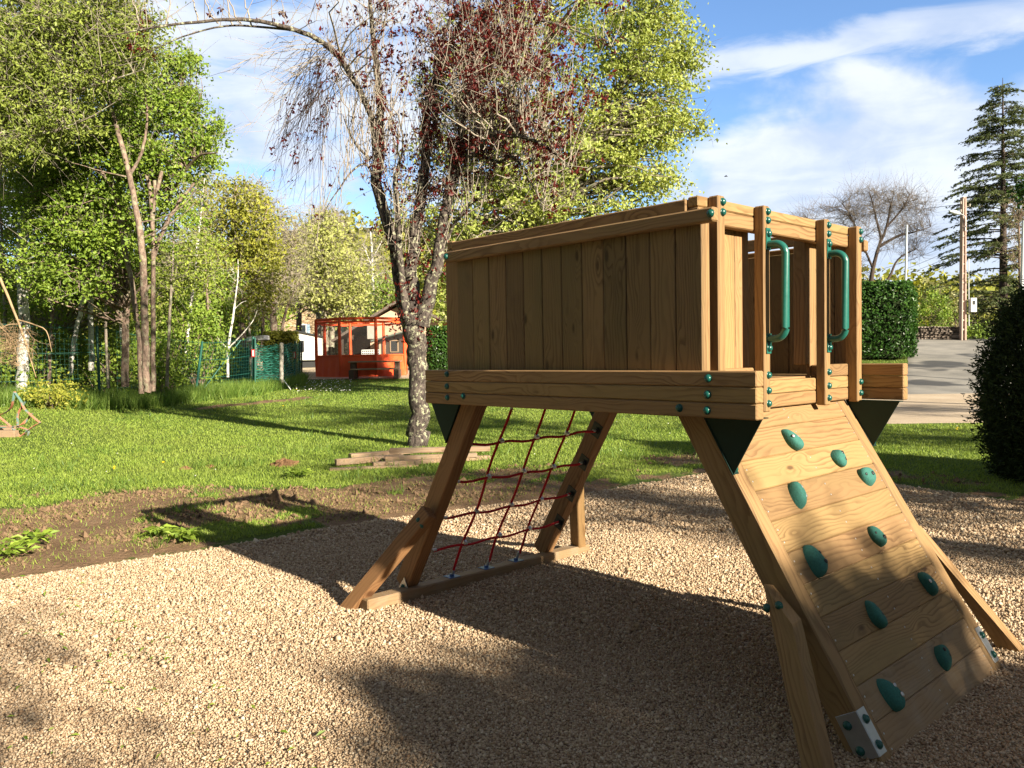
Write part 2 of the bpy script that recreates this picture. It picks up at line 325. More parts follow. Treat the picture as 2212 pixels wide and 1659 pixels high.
def leaf(name, lo, hi, trans=.45, rough=.5, tint=None):
    def f(t):
        r = isl(t); c = t.ramp(r, [(0, lo), (1, hi)])
        n = t.noise(objc(t), .55, 3, .5); c = t.mix(t.m('MULTIPLY', t.ss(n, .4, .65), .45), c, tint or tuple(q * .72 for q in lo))
        d = t.n('ShaderNodeBsdfTranslucent'); t.l(t.mix(1., c, (1.5, 1.45, .9), 'MULTIPLY'), d.inputs[0])
        m = t.n('ShaderNodeMixShader', _0=trans); t.l(bsdf(t, c, rough, 0, None, .3), m.inputs[1]); t.l(d.outputs[0], m.inputs[2]); return m.outputs[0]
    return mat(name, f)
L_maple = leaf('maple_leaves', (.12, .205, .022), (.29, .38, .055), .24)
L_maple2 = leaf('maple_leaves_yellowish', (.16, .22, .026), (.34, .40, .07), .24)
L_olive = leaf('olive_leaves', (.15, .205, .03), (.32, .37, .08), .24)
L_linden = leaf('linden_leaves', (.23, .30, .05), (.50, .53, .16), .28)
L_willow = leaf('willow_leaves', (.19, .215, .026), (.40, .39, .065), .24)
L_poplar = leaf('poplar_leaves', (.27, .30, .07), (.50, .51, .19), .3)
L_plum = leaf('plum_leaves', (.04, .009, .010), (.24, .028, .022), .4)
L_thuja = leaf('thuja_foliage', (.012, .026, .009), (.055, .085, .022), .15, .7)
L_laurel = leaf('laurel_leaves', (.022, .07, .012), (.07, .15, .025), .2, .35)
L_bushy = leaf('bush_leaves', (.12, .205, .025), (.29, .38, .06), .24)
L_cedar = leaf('cedar_needles', (.08, .11, .05), (.20, .24, .09), .2, .7)
L_pale = leaf('pale_bud_leaves', (.25, .25, .10), (.42, .40, .19), .3)
L_grass = leaf('grass_blades', (.14, .23, .026), (.34, .43, .075), .25, .55, (.25, .30, .06))
L_tall = leaf('tall_grass_blades', (.10, .19, .03), (.25, .34, .07), .4)

# ------------------------------------------------------------------ terrain
TH, OX, OY = -.8277463, -.5077674, 4.7092308          # frame of the play tower
CT, ST = math.cos(TH), math.sin(TH)
def w2l(x, y): a, b = x - OX, y - OY; return CT * a + ST * b, -ST * a + CT * b
def l2w(u, v): return OX + CT * u - ST * v, OY + ST * u + CT * v
def softplus(x, k): return np.log1p(np.exp(np.clip(x / k, -30, 30))) * k
def height(x, y):
    x = np.asarray(x, float); y = np.asarray(y, float)
    rt = sst(x - .16 * y, .5, 5.)
    h = (1 - rt) * .034 * softplus(y - 14, 2.) + rt * (.1 * softplus(y - 25.5, 1.6) - .06 * softplus(y - 52, 3))
    h = h + .02 * (fbm(x * .35, y * .35) - .5) * sst(np.hypot(x, y), 7, 12)
    bank = sst(-x - .52 * y, -1.5, 3) * sst(y, 13, 19)           # wooded bank at the left
    return h + bank * .35
def gedge(u, v):                       # signed: >0 inside the gravel bed (frame coordinates)
    wob = .10 * (fbm(u * 1.3 + 3, v * 1.3, 3) - .45)
    lo = np.interp(v, [-9, -1.7, -.9, -.16, .7, 2.5, 3.9, 5.7, 7], [-3.25, -3.12, -3.05, -2.96, -2.95, -2.7, -2.4, -2.35, -2.2])
    hi_v = np.interp(u, [-3, -2.2, 0, 1.3, 4, 8], [6.2, 6.3, 6.85, 6.5, 6.0, 5.5])
    return np.minimum(np.minimum(u - lo, hi_v - v), np.minimum(v + 9, 6.4 - u)) + wob
def dirt_mask(x, y):
    u, v = w2l(x, y); n = fbm(x * .9 + 5, y * .9, 4); n2 = fbm(x * 2.3 - 7, y * 2.3 + 3, 4)
    wid = np.interp(v, [-4, -1, 0.5, 2, 4, 6, 8, 12], [4.2, 4.6, 3.6, 2.5, 2.2, 1.6, 1.0, .3])
    ed = -gedge(u, v)
    m = (1 - sst(ed, wid * .75, wid * 1.05)) * sst(ed, -.3, .05)
    m = m * sst(n + .5 * n2, .53, .74)
    tq = np.clip((x + 8.5) / 2.3, 0, 1); yy = 21.6 + 2.9 * tq; m2 = (1 - sst(np.abs(y - yy) + .5 * (n2 - .5), .35, .75)) * sst(x, -8.8, -8.2) * (1 - sst(x, -6.5, -5.8))
    return np.clip(np.maximum(m, m2), 0, 1)
rr = np.concatenate([[.0], .4 * 1.031 ** np.arange(0, 235)]); rr = rr[rr < 460]; na = 720
an = np.arange(na) / na * 2 * np.pi
gx = np.sin(an)[None] * rr[1:, None]; gy = np.cos(an)[None] * rr[1:, None]
gx = np.concatenate([[0], gx.ravel()]); gy = np.concatenate([[0], gy.ravel()])
gz = height(gx, gy); U, V = w2l(gx, gy); gz = gz - .05 * sst(gedge(U, V), -.02, .35)
mb = MB(); nr = len(rr) - 1
i = 1 + np.arange(nr - 1)[:, None] * na; j = np.arange(na)[None]; j2 = (j + 1) % na
f4 = np.stack([i + j, i + na + j, i + na + j2, i + j2], -1).reshape(-1, 4)
mb.add(np.stack([gx, gy, gz], 1), np.stack([np.zeros(na, int), 1 + np.arange(na), 1 + (np.arange(na) + 1) % na], 1), f4, np.stack([dirt_mask(gx, gy), sst(np.hypot(gx, gy), 60, 110), 0 * gx], 1))
def f(t):
    a = t.attr('gc'); dm = t.xyz(a)[0]; p = objc(t); n = t.noise(p, 3, 5, .6); n2 = t.noise(p, 26, 5, .65); n3 = t.noise(p, .5, 3, .5); n4 = t.noise(p, 90, 3, .6)
    dirt = t.ramp(t.m('ADD', t.m('MULTIPLY', n, .6), t.m('MULTIPLY', n2, .4)), [(.3, (.12, .075, .042)), (.5, (.23, .145, .085)), (.7, (.33, .22, .135))])
    grass = t.mix(n2, (.035, .075, .012), (.12, .17, .03)); grass = t.mix(t.m('MULTIPLY', t.ss(n3, .4, .7), .5), grass, (.16, .17, .045))
    k = t.ss(t.m('ADD', dm, t.m('MULTIPLY', t.m('SUBTRACT', t.m('ADD', t.m('MULTIPLY', n2, .6), t.m('MULTIPLY', n, .4)), .5), .9)), .36, .56)
    return bsdf(t, t.mix(k, grass, dirt), .95, 0, t.bump(t.m('ADD', n2, t.m('ADD', n, t.m('MULTIPLY', n4, .3))), .9, .05), .15)
M_ground = mat('lawn_and_soil', f)
tag(mb.build('ground', M_ground, smooth=True), 'grass lawn with bare muddy earth along the gravel edge', 'ground', kind='structure')

def gravel_z(u, v):
    e = gedge(u, v); return .045 * (fbm(u * .7, v * .7, 3) - .45) + .018 * (fbm(u * 2.6, v * 2.6, 3) - .45) - .09 * (1 - sst(e, -.12, .28))
uu = np.arange(-3.8, 6.8, .05); vv = np.arange(-9.4, 7.4, .05); UU, VV = np.meshgrid(uu, vv, indexing='ij'); nv = len(vv)
wx, wy = l2w(UU.ravel(), VV.ravel()); mb = MB(); idx = np.arange(UU.size).reshape(UU.shape); ok = gedge(UU, VV) > -.12
q = (ok[:-1, :-1] & ok[1:, :-1] & ok[:-1, 1:] & ok[1:, 1:])
f4 = np.stack([idx[:-1, :-1], idx[1:, :-1], idx[1:, 1:], idx[:-1, 1:]], -1)[q]
used, invx = np.unique(f4, return_inverse=True)
mb.add(np.stack([wx, wy, gravel_z(UU.ravel(), VV.ravel())], 1)[used], None, invx.reshape(-1, 4))
PEB = [(0, (.255, .16, .092)), (.25, (.405, .286, .178)), (.6, (.495, .368, .242)), (.9, (.56, .435, .30)), (1, (.64, .535, .40))]
def f(t):
    p = objc(t); v = t.n('ShaderNodeTexVoronoi', feature='F1'); t.l(t.noise(p, 30, 2, out='Color') and p, v.inputs['Vector']); v.inputs['Scale'].default_value = 75
    c = t.ramp(t.xyz(v.outputs['Color'])[0], PEB); d = v.outputs['Distance']; c = t.mix(t.ss(d, .38, .75), c, (.12, .075, .045))
    n = t.noise(p, .9, 3, .5); c = t.mix(t.m('MULTIPLY', t.ss(n, .45, .7), .25), c, (.38, .25, .14))
    return bsdf(t, c, .85, 0, t.bump(t.m('SUBTRACT', 1, d), 1., .012), .25)
M_gravel = mat('pea_gravel', f)
tag(mb.build('gravel_bed', M_gravel, smooth=True), 'bed of beige pea gravel under the play tower', 'gravel', kind='structure')
def in_fan(x, y, m=1.12): return (y > .3) & (np.abs(x / np.maximum(y, .01)) < .634 * m)
# loose stones
def stones(n, umin, umax, vmin, vmax, dmin, dmax, size):
    u = R.uniform(umin, umax, n); v = R.uniform(vmin, vmax, n); x, y = l2w(u, v); d = np.hypot(x, y)
    k = (gedge(u, v) > -.05) & in_fan(x, y) & (d > dmin) & (d < dmax); u, v, x, y = u[k], v[k], x[k], y[k]
    return np.stack([x, y, gravel_z(u, v)], 1), R.lognormal(0, .28, len(u)) * size
OCT = np.array([[1, 0, 0], [-1, 0, 0], [0, 1, 0], [0, -1, 0], [0, 0, 1], [0, 0, -1]], float); OF = np.array([[0, 2, 4], [2, 1, 4], [1, 3, 4], [3, 0, 4], [2, 0, 5], [1, 2, 5], [3, 1, 5], [0, 3, 5]])
mb = MB()
for args in ((1500000, -3.3, 6, -6, 7, 2.0, 4.4, .0054), (900000, -3.3, 6, -6, 7, 4.4, 7.0, .0074), (330000, -3.3, 6, -6, 7, 7.0, 14, .011)):
    c, s_ = stones(*args); N = len(c)
    q = R.normal(size=(N, 4)); q /= np.linalg.norm(q, axis=1, keepdims=True); a, b, e, g = q.T
    rot = np.stack([1 - 2 * (e * e + g * g), 2 * (b * e - g * a), 2 * (b * g + e * a), 2 * (b * e + g * a), 1 - 2 * (b * b + g * g), 2 * (e * g - b * a), 2 * (b * g - e * a), 2 * (e * g + b * a), 1 - 2 * (b * b + e * e)], 1).reshape(N, 3, 3)
    sc = s_[:, None] * R.uniform(.55, 1.25, (N, 3)); v = OCT[None] * sc[:, None] + R.normal(0, .16, (N, 6, 3)) * s_[:, None, None]
    v = np.einsum('nij,nkj->nki', rot, v) + c[:, None] + np.array([0, 0, 1.]) * (s_ * R.uniform(-.1, .7, N))[:, None, None]
    mb.add(v.reshape(-1, 3), (OF[None] + 6 * np.arange(N)[:, None, None]).reshape(-1, 3))
M_stone = mat('loose_pebbles', lambda t: bsdf(t, t.ramp(isl(t), PEB), .8, 0, None, .3))
tag(mb.build('gravel_stones', M_stone, smooth=True, attr=False), 'loose beige pebbles covering the gravel bed', 'gravel', kind='stuff')

# driveway: pale gravel strip and asphalt, draped sheets
def sheet(name, quadpts, material, label, cat, lift, nu=60, nv_=60):
    a, b, c_, d_ = [np.array(q) for q in quadpts]; s_, t_ = np.meshgrid(np.linspace(0, 1, nu), np.linspace(0, 1, nv_), indexing='ij')
    p = (a[None, None] * ((1 - s_) * (1 - t_))[..., None] + b * (s_ * (1 - t_))[..., None] + c_ * (s_ * t_)[..., None] + d_ * ((1 - s_) * t_)[..., None])
    x, y = p[..., 0].ravel(), p[..., 1].ravel(); ed = np.minimum(np.minimum(s_, 1 - s_) * nu, np.minimum(t_, 1 - t_) * nv_).ravel()
    x = x + .25 * (fbm(x * .5, y * .5) - .47); y = y + .4 * (fbm(x * .5 + 9, y * .5) - .47)
    idx = np.arange(nu * nv_).reshape(nu, nv_); f4 = np.stack([idx[:-1, :-1], idx[1:, :-1], idx[1:, 1:], idx[:-1, 1:]], -1).reshape(-1, 4)
    m = MB(); m.add(np.stack([x, y, height(x, y) + lift - .03 * (ed < .5)], 1), None, f4); return tag(m.build(name, material, smooth=True), label, cat, kind='structure')
def f(t):
    p = objc(t); n = t.noise(p, .6, 5, .6); n2 = t.noise(p, 60, 3, .7); n3 = t.noise(p, .22, 3, .5)
    c = t.ramp(t.m('ADD', t.m('MULTIPLY', n, .7), t.m('MULTIPLY', n2, .3)), [(.3, (.13, .125, .115)), (.5, (.24, .225, .20)), (.7, (.34, .315, .275))]); c = t.mix(t.m('MULTIPLY', t.ss(n3, .55, .6), .85), c, (.035, .037, .042)); return bsdf(t, c, .9, 0, t.bump(n2, .5, .01), .3)
M_asph = mat('worn_asphalt', f)
def f(t):
    p = objc(t); n = t.noise(p, .8, 4, .6); n2 = t.noise(p, 45, 3, .7); return bsdf(t, t.ramp(t.m('ADD', t.m('MULTIPLY', n, .5), t.m('MULTIPLY', n2, .5)), [(.3, (.33, .25, .17)), (.55, (.50, .40, .29)), (.75, (.60, .50, .38))]), .92, 0, t.bump(n2, .7, .015), .2)
M_pale = mat('pale_limestone_gravel', f)
sheet('path', ((4.3, 16.9), (26, 15.2), (30, 25.8), (6.5, 25.8)), M_pale, 'pale limestone gravel drive crossing in front of the asphalt', 'path', .010, 120, 50)
sheet('road', ((12.1, 25.2), (32, 24.0), (36, 47.5), (23.4, 47.5)), M_asph, 'patched grey asphalt lane climbing to the stone wall', 'road', .016, 90, 110)

# ------------------------------------------------------------------ grass
def blades(n_, sampler, hmin, hmax, wfac, lean=.45):
    x, y = sampler(n_); d = np.hypot(x, y); z = height(x, y); N = len(x)
    h = R.uniform(hmin, hmax, N); a = R.uniform(0, 2 * np.pi, N); wd = wfac * d ** .75 * R.uniform(.6, 1.3, N)
    side = np.stack([np.cos(a), np.sin(a), 0 * a], 1) * wd[:, None] / 2; base = np.stack([x, y, z - .01], 1)
    ln = np.stack([R.normal(0, lean, N), R.normal(0, lean, N), np.ones(N)], 1) * h[:, None]
    return np.stack([base - side, base + side, base + ln], 1).reshape(-1, 3), N
def lawn(n_):
    d = 6.5 * (46 / 6.5) ** R.uniform(0, 1, n_); a = R.uniform(-.62, .62, n_); x, y = d * np.sin(a) * 1.05, d * np.cos(a); u, v = w2l(x, y)
    dm = dirt_mask(x, y); k = (gedge(u, v) < .03) & (R.uniform(0, 1, n_) > np.where(dm > .35, .93, dm * 1.2))
    drive = (y > 16.6 - .05 * (x - 5)) & (x > 4 - .0 * y) & (y < 26) | ((x > 12.0 + (y - 25) * .51) & (y > 25)); k &= ~drive
    k &= ~((y > 33.2) & (x < -1) & (x > -10)); return x[k], y[k]
mb = MB(); v, N = blades(720000, lawn, .018, .055, .0019); mb.add(v, np.arange(N * 3).reshape(N, 3))
def straw(n_):
    d = 5.8 * (13 / 5.8) ** R.uniform(0, 1, n_); a = R.uniform(-.62, .5, n_); x, y = d * np.sin(a) * 1.05, d * np.cos(a); u, v = w2l(x, y); dm = dirt_mask(x, y)
    k = (gedge(u, v) < -.02) & (dm > .12) & (fbm(x * 1.7 + 3, y * 1.7, 3) > .42); return x[k], y[k]
ms = MB(); v, N2 = blades(42000, straw, .012, .05, .0022, 1.3); ms.add(v, np.arange(N2 * 3).reshape(N2, 3))
L_straw = leaf('dry_grass_blades', (.20, .15, .06), (.42, .36, .15), .25, .7, (.22, .24, .07))
tag(ms.build('dry_grass', L_straw, attr=False), 'dry trampled grass scraps on the bare earth', 'grass', kind='stuff')
cl_ = R.uniform(0, 1, 30000); xs, ys = straw(30000); nb_ = min(len(xs), 7000); xs, ys = xs[:nb_] + R.normal(0, .1, nb_), ys[:nb_] + R.normal(0, .1, nb_); uu_, vv2 = w2l(xs, ys); kk_ = gedge(uu_, vv2) < -.04; xs, ys = xs[kk_], ys[kk_]; sz = R.lognormal(-4.4, .5, len(xs)); cc = np.stack([xs, ys, height(xs, ys) + sz * .2], 1)
ms = MB(); vq = OCT[None] * sz[:, None, None] * R.uniform(.5, 1.3, (len(xs), 1, 3)) + R.normal(0, .25, (len(xs), 6, 3)) * sz[:, None, None] + cc[:, None]; ms.add(vq.reshape(-1, 3), (OF[None] + 6 * np.arange(len(xs))[:, None, None]).reshape(-1, 3))
tag(ms.build('soil_clods', plain('clod_soil', (.20, .13, .08), .95, 0, .4, 20, .6, .1), attr=False), 'small clods of earth lying on the bare soil', 'soil', kind='stuff')
tag(mb.build('grass', L_grass, attr=False), 'short sunlit lawn grass dotted with shade', 'grass', kind='stuff')

# ------------------------------------------------------------------ the play tower
T = thing('climbing_frame', 'wooden play tower with green handles, plank climbing wall and red rope net', 'climbing frame', (OX, OY, 0), TH)
def bolts(parent, pts, ax, r=.0155):
    for p in pts:
        m = MB(); m.dome(p, ax, r, r * .95, 12); m.dome(np.array(p, float), ax, r * 1.18, .004, 12); m.build('bolt_cap', M_cap, parent, True, False)
VM = 1.61; UM = 1.926                     # mirror planes: v -> VM - v, u -> UM - u
def boards(name, ranges, material=M_wood, parent=T, b=.005):
    m = MB()
    for (u0, u1, v0, v1, w0, w1) in ranges: m.box(((u0 + u1) / 2, (v0 + v1) / 2, (w0 + w1) / 2), (u1 - u0, v1 - v0, w1 - w0), None, b)
    return m.build(name, material, parent)
W0, HB = 1.279, .0647
def stack3(u0, u1, v0, v1, n=3): return [(u0, u1, v0, v1, W0 + HB * k + .0009, W0 + HB * (k + 1) - .0009) for k in range(n)]
sb = boards('side_beam', stack3(0, 2.15, 0, .055))
bolts(sb, [(.21, 0, 1.449), (.208, 0, 1.38), (.21, 0, 1.317), (.352, 0, 1.328), (1.931, 0, 1.442), (1.928, 0, 1.376), (1.925, 0, 1.311), (1.788, 0, 1.316)], (0, -1, 0))
fb_ = boards('side_beam', stack3(0, 2.09, 1.55, 1.605)); bolts(fb_, [(1.93, 1.605, 1.442), (1.93, 1.605, 1.376), (.21, 1.605, 1.38)], (0, 1, 0))
for s_ in (0, 1):
    F = (lambda u0, u1: (u0, u1)) if not s_ else (lambda u0, u1: (UM - u1, UM - u0))
    a, b = F(1.768, 1.823)
    boards('deck_header', stack3(a, b, .057, 1.548, 2) + [(a, b, .057, .534, W0 + 2 * HB + .001, 1.473), (a, b, 1.179, 1.548, W0 + 2 * HB + .001, 1.473)])
    boards('end_rail', [(a, b, .10, 1.51, 2.101, 2.1645), (a, b, .10, 1.51, 2.1665, 2.211)])
    p0, p1 = F(1.8235, 1.876)
    for k, v0 in enumerate((.168, .536, 1.1247, 1.4875)):
        po = boards('post', [(p0, p1, v0, v0 + .0525, 1.268, 2.2135 - .002 * k)], b=.006)
        vc = v0 + .033; uo = 1.876 if not s_ else UM - 1.876; ax = (1, 0, 0) if not s_ else (-1, 0, 0)
        zz = {0: [2.187, 2.143, 1.40, 1.32], 1: [2.185, 2.145, 1.438, 1.367, 1.307], 2: [2.18, 2.136, 1.437, 1.367, 1.305], 3: [2.18, 2.136, 1.375, 1.315]}[k]
        bolts(po, [(uo, vc, z) for z in zz], ax)
    q0, q1 = F(1.744, 1.766)
    boards('end_panel', [(q0, q1, .205, .334, 1.418, 2.125), (q0, q1, .338, .467, 1.418, 2.125), (q0, q1, .471, .533, 1.418, 2.125)], b=.006)
    for v0 in (.537, 1.126): boards('stud', [(*F(1.70, 1.767), v0, v0 + .05, 1.475, 2.125)])
    boards('end_panel', [(q0, q1, 1.179, 1.241, 1.418, 2.125), (q0, q1, 1.245, 1.32, 1.418, 2.125), (q0, q1, 1.324, 1.40, 1.418, 2.125)], b=.006)
    c0, c1 = F(1.806, 1.866)
    if s_: c0, c1 = .106, .241
    boards('batten', [(c0, c1, .084, .118, 1.30, 2.13)]); boards('batten', [(c0, c1, VM - .118, VM - .084, 1.30, 2.13)])
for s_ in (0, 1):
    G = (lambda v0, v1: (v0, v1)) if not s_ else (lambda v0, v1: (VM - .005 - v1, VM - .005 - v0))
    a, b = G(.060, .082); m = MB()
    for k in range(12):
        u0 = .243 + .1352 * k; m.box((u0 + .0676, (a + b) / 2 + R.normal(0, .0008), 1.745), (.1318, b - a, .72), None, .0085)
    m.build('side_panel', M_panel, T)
    a, b = G(.015, .058); rl = boards('side_rail', [(.18, 1.95 - .06 * s_, a, b, 2.0785, 2.1374)], b=.007)
    bolts(rl, [(.205, a if not s_ else b, 2.11), (1.939 - .08 * s_, a if not s_ else b, 2.11)], (0, -1 if not s_ else 1, 0))
    a, b = G(.09, .137); boards('top_rail', [(.16, 1.766, a, b, 2.139, 2.203)])
boards('deck_floor', [(.17 + .1 * k, .2685 + .1 * k, .085, 1.52, 1.392, 1.416) for k in range(16)], b=.003)
for v0 in (.536, 1.1247):                 # grab handles
    vc = v0 + .030; zt, zb = 2.035, 1.605; u0 = 1.880; ue = 1.876 + .088
    path = [(u0 - .004, vc, zt), (ue - .05, vc, zt)] + [(ue - .05 + .05 * math.sin(t), vc, zt - .05 + .05 * math.cos(t)) for t in np.linspace(.15, math.pi / 2 - .08, 9)]
    path += [(ue, vc, zb + .05)] + [(ue - .05 + .05 * math.cos(t), vc, zb + .05 - .05 * math.sin(t)) for t in np.linspace(.15, math.pi / 2 - .08, 9)] + [(u0 - .004, vc, zb)]
    m = MB(); m.tube(path, .0168, 14); h = m.build('handle', M_handle, T, True, False)
    for zf, zb_ in ((zt, 2.085), (zb, 1.562)):
        m = MB(); m.box((1.879, vc, (zf + zb_) / 2), (.006, .038, abs(zf - zb_) + .05), None, .002); m.build('flange', M_handle, h, False, False)
        bolts(h, [(1.882, vc, zb_)], (1, 0, 0))
def inplane(p0, p1): d = np.array([p1[0] - p0[0], 0, p1[2] - p0[2]]); d /= np.linalg.norm(d); return np.array([-d[2], 0, d[0]])
wu = lambda w_: 1.81 + .6073 * (1.256 - w_)          # climbing surface line
D = np.array([.6073, 0, -1]); D /= np.linalg.norm(D); NRM = np.array([-D[2], 0, D[0]])      # NRM points up and outward
top0 = np.array([wu(1.256), 0, 1.256])
SG = lambda s, v, h=0: top0 + D * s + NRM * h + np.array([0, v, 0])
legs = []
for v0 in (.165, 1.42):
    for s_ in (0, 1):
        c = np.array([0, v0 + .045, 0]); p0 = SG(-.15, v0 + .045, -.0625); p1 = SG(1.47 + .03, v0 + .045, -.0625)
        nn = NRM.copy()
        if s_: p0[0] = UM - p0[0]; p1[0] = UM - p1[0]; nn[0] *= -1; p1 = p0 + (p1 - p0) * ((p0[2] - .062) / (p0[2] - p1[2]))
        m = MB(); m.beam(p0, p1, .09, .125, nn, .006); legs.append(m.build('leg', M_leg if s_ else M_wood, T))
m = MB(); ss_ = [-.045, .0705] + [.0705 + .14 * k for k in range(1, 10)] + [1.475]
for k in range(len(ss_) - 1):
    s0, s1 = ss_[k] + .0003, ss_[k + 1] - .0003; m.box(SG((s0 + s1) / 2, .8375, -.018 + R.normal(0, .0005)), (s1 - s0, 1.161, .028), np.array([D, [0, 1, 0], NRM]), .0075, 2 if k > 8 else 0)
    for v in (.275, .84, 1.40):
        for q in (.3, .7): m.dome(SG(s0 + (s1 - s0) * q, v, -.0035), NRM, .0042, .0012, 8, 1, 2)
cw = m.build('climbing_wall', [M_wood, M_steel, M_base], T)
def hold(s, v, ln, wd, rot, seed, hh=.05):
    g = np.random.default_rng(seed); nu, nv_ = 22, 10; th = np.arange(nu) / nu * 2 * np.pi; vs = []
    k1, k2, k3 = g.uniform(0, 6, 3); lob = 1 + .16 * np.cos(th + k1) + .10 * np.cos(2 * th + k2) + .05 * np.cos(3 * th + k3)
    for i in range(nv_ + 1):
        a = i / nv_ * np.pi / 2; rr_ = np.cos(a) ** .5; x = np.cos(th) * lob * ln / 2 * rr_; y = np.sin(th) * lob * wd / 2 * rr_
        z = hh * np.sin(a) * (1 + .25 * np.cos(th + k2) * rr_); vs.append(np.stack([x + .014 * np.sin(a) * np.cos(k3), y + .010 * np.sin(a) * np.sin(k3), z], 1))
    v3 = np.concatenate(vs); c, s2 = math.cos(rot), math.sin(rot); A = np.stack([D * c + np.array([0, 1, 0]) * s2, -D * s2 + np.array([0, 1, 0]) * c, NRM])
    f4 = [[i * nu + j, i * nu + (j + 1) % nu, (i + 1) * nu + (j + 1) % nu, (i + 1) * nu + j] for i in range(nv_) for j in range(nu)]
    o = SG(s, v, -.004); m = MB(); m.add(v3 @ A + o, None, np.array(f4)[:, ::-1] if np.linalg.det(A) < 0 else f4)
    h = m.build('climbing_hold', M_hold, cw, True, False)
    for dx, dy, r_ in ((.12 * ln, .02, .0085), (-.2 * ln, .022 * (-1) ** seed, .0075)):
        p = np.array([dx, dy * .6, 0]); e = (p[0] / (ln / 2)) ** 2 + (p[1] / (wd / 2)) ** 2; sa_ = math.sqrt(max(.05, 1 - min(e, .97) ** 2)); p = p + np.array([.014 * sa_ * np.cos(k3), .010 * sa_ * np.sin(k3), 0])
        z = hh * math.sqrt(max(.05, 1 - min(e, .97) ** 2)) * 1.02 * (1 + .25 * math.cos(math.atan2(dy, dx) + k2) * math.sqrt(min(e, 1)) ** .5); m = MB(); m.dome(np.array([p[0], p[1], z - .004]) @ A + o, NRM, r_ * 1.25, .006, 12); m.build('bolt_hole', M_black if seed % 3 else M_steel, h, True, False)
for k, (s, v) in enumerate([(-.07, .758), (.067, 1.08), (.203, 1.257), (.209, .555), (.486, 1.024), (.49, .418), (.768, 1.256), (.771, .654), (1.058, 1.02), (1.057, .45)]):
    big = k in (0, 2, 6, 5); hold(s + .215, v - .012, [.125, .10, .115, .125, .10, .13, .125, .12, .12, .125][k], [.096, .086, .092, .085, .08, .09, .10, .092, .09, .082][k], [.9, .2, .8, .1, .1, -.1, .85, .35, .3, .1][k], k + 3, .042)
# braces
for v_m in (0, 1):
    fl = lambda p: np.array([p[0], VM - p[1] + .07, p[2]]) if v_m else np.array(p, float)
    up = np.array([1, 0, .4]); q0, q1 = (np.array([2.165, .127, .625]), np.array([2.462, -.085, -.05])) if not v_m else (np.array([2.215, 1.520, .64]), np.array([2.545, 1.845, -.05]))
    m = MB(); m.beam(q0, q1, .07, .098, up, .006); dv_ = (q1 - q0) / np.linalg.norm(q1 - q0); hh_ = (m.v[0] - top0) @ NRM; m.v[0] = m.v[0] + np.where(hh_ > -.002, (hh_ + .002) / -(dv_ @ NRM), 0)[:, None] * dv_; br = m.build('brace', M_wood, T)
    bolts(br, [(2.150, .069, .53), (2.200, .071, .55)], (0, -1, .1)) if not v_m else None
    m = MB(); q0, q1 = ((-.15, .125, .602), (-.60, -.21, -.05)) if not v_m else ((-.20, 1.49, .63), (-.49, 1.82, -.02))
    m.beam(q0, q1, .075, .10, np.array([1, 0, -.45]), .006); br = m.build('brace', M_wood if v_m else M_leg, T)
    if not v_m: bolts(br, [(-.185, .066, .555), (-.155, .068, .525)], (0, -1, .1))
m = MB(); m.box((-.452, .845, .018), (.10, 2.03, .095), None, .008); gb = m.build('ground_beam', M_base, T)
# gusset plates between beam and legs
for v_ in (.158, 1.512):
    for s_ in (0, 1):
        mu = (lambda u: UM - u) if s_ else (lambda u: u)
        pl = [(mu(1.80), v_, 1.2765), (mu(2.085), v_, 1.2765), (mu(1.945), v_, 1.03)]
        m = MB(); m.prism(pl, (0, .005, 0)); e0, e1 = np.array(pl[0]), np.array(pl[2]); m.beam(e0 + [0, .02, 0], e1 + [0, .02, 0], .05, .005, NRM * [(-1 if s_ else 1), 1, 1], .001)
        m.beam(np.array(pl[0]) + [0, .02, -.002], np.array(pl[1]) + [0, .02, -.002], .05, .004, (0, 0, 1), .001)
        bk = m.build('gusset_plate', M_brk, T)
        nn = NRM * [(-1 if s_ else 1), 1, 1]
        bolts(bk, [e0 + (e1 - e0) * q + [0, .032, 0] + nn * .003 for q in (.3, .52, .92)], nn, .012)
for s_, v_ in ((0, .165), (1, 1.42)):                      # galvanised foot plates of the wall
    m = MB(); sv = 1.34; m.box(SG(sv, v_ + (.03 if not s_ else .06), .002), (.17, .06, .004), np.array([D, [0, 1, 0], NRM]), .001)
    vo = v_ - .002 if not s_ else v_ + .092; m.box(SG(sv, vo, -.045), (.17, .004, .095), np.array([D, [0, 1, 0], NRM]), .001); fp = m.build('foot_plate', M_steel, T)
    bolts(fp, [SG(sv - .045, v_ + (.03 if not s_ else .06), .004), SG(sv + .05, v_ + (.03 if not s_ else .06), .004)], NRM)
    if not s_: bolts(fp, [SG(sv - .045, vo - .002, -.06), SG(sv + .05, vo - .002, -.06)], (0, -1, 0))
m = MB(); m.prism([(-.475, .153, .13), (-.56, .153, .03), (-.56, .153, .0), (-.45, .153, .0), (-.44, .153, .06)], (0, .004, 0)); fp = m.build('foot_plate', M_steel, T); bolts(fp, [(-.49, .152, .065)], (0, -1, 0))
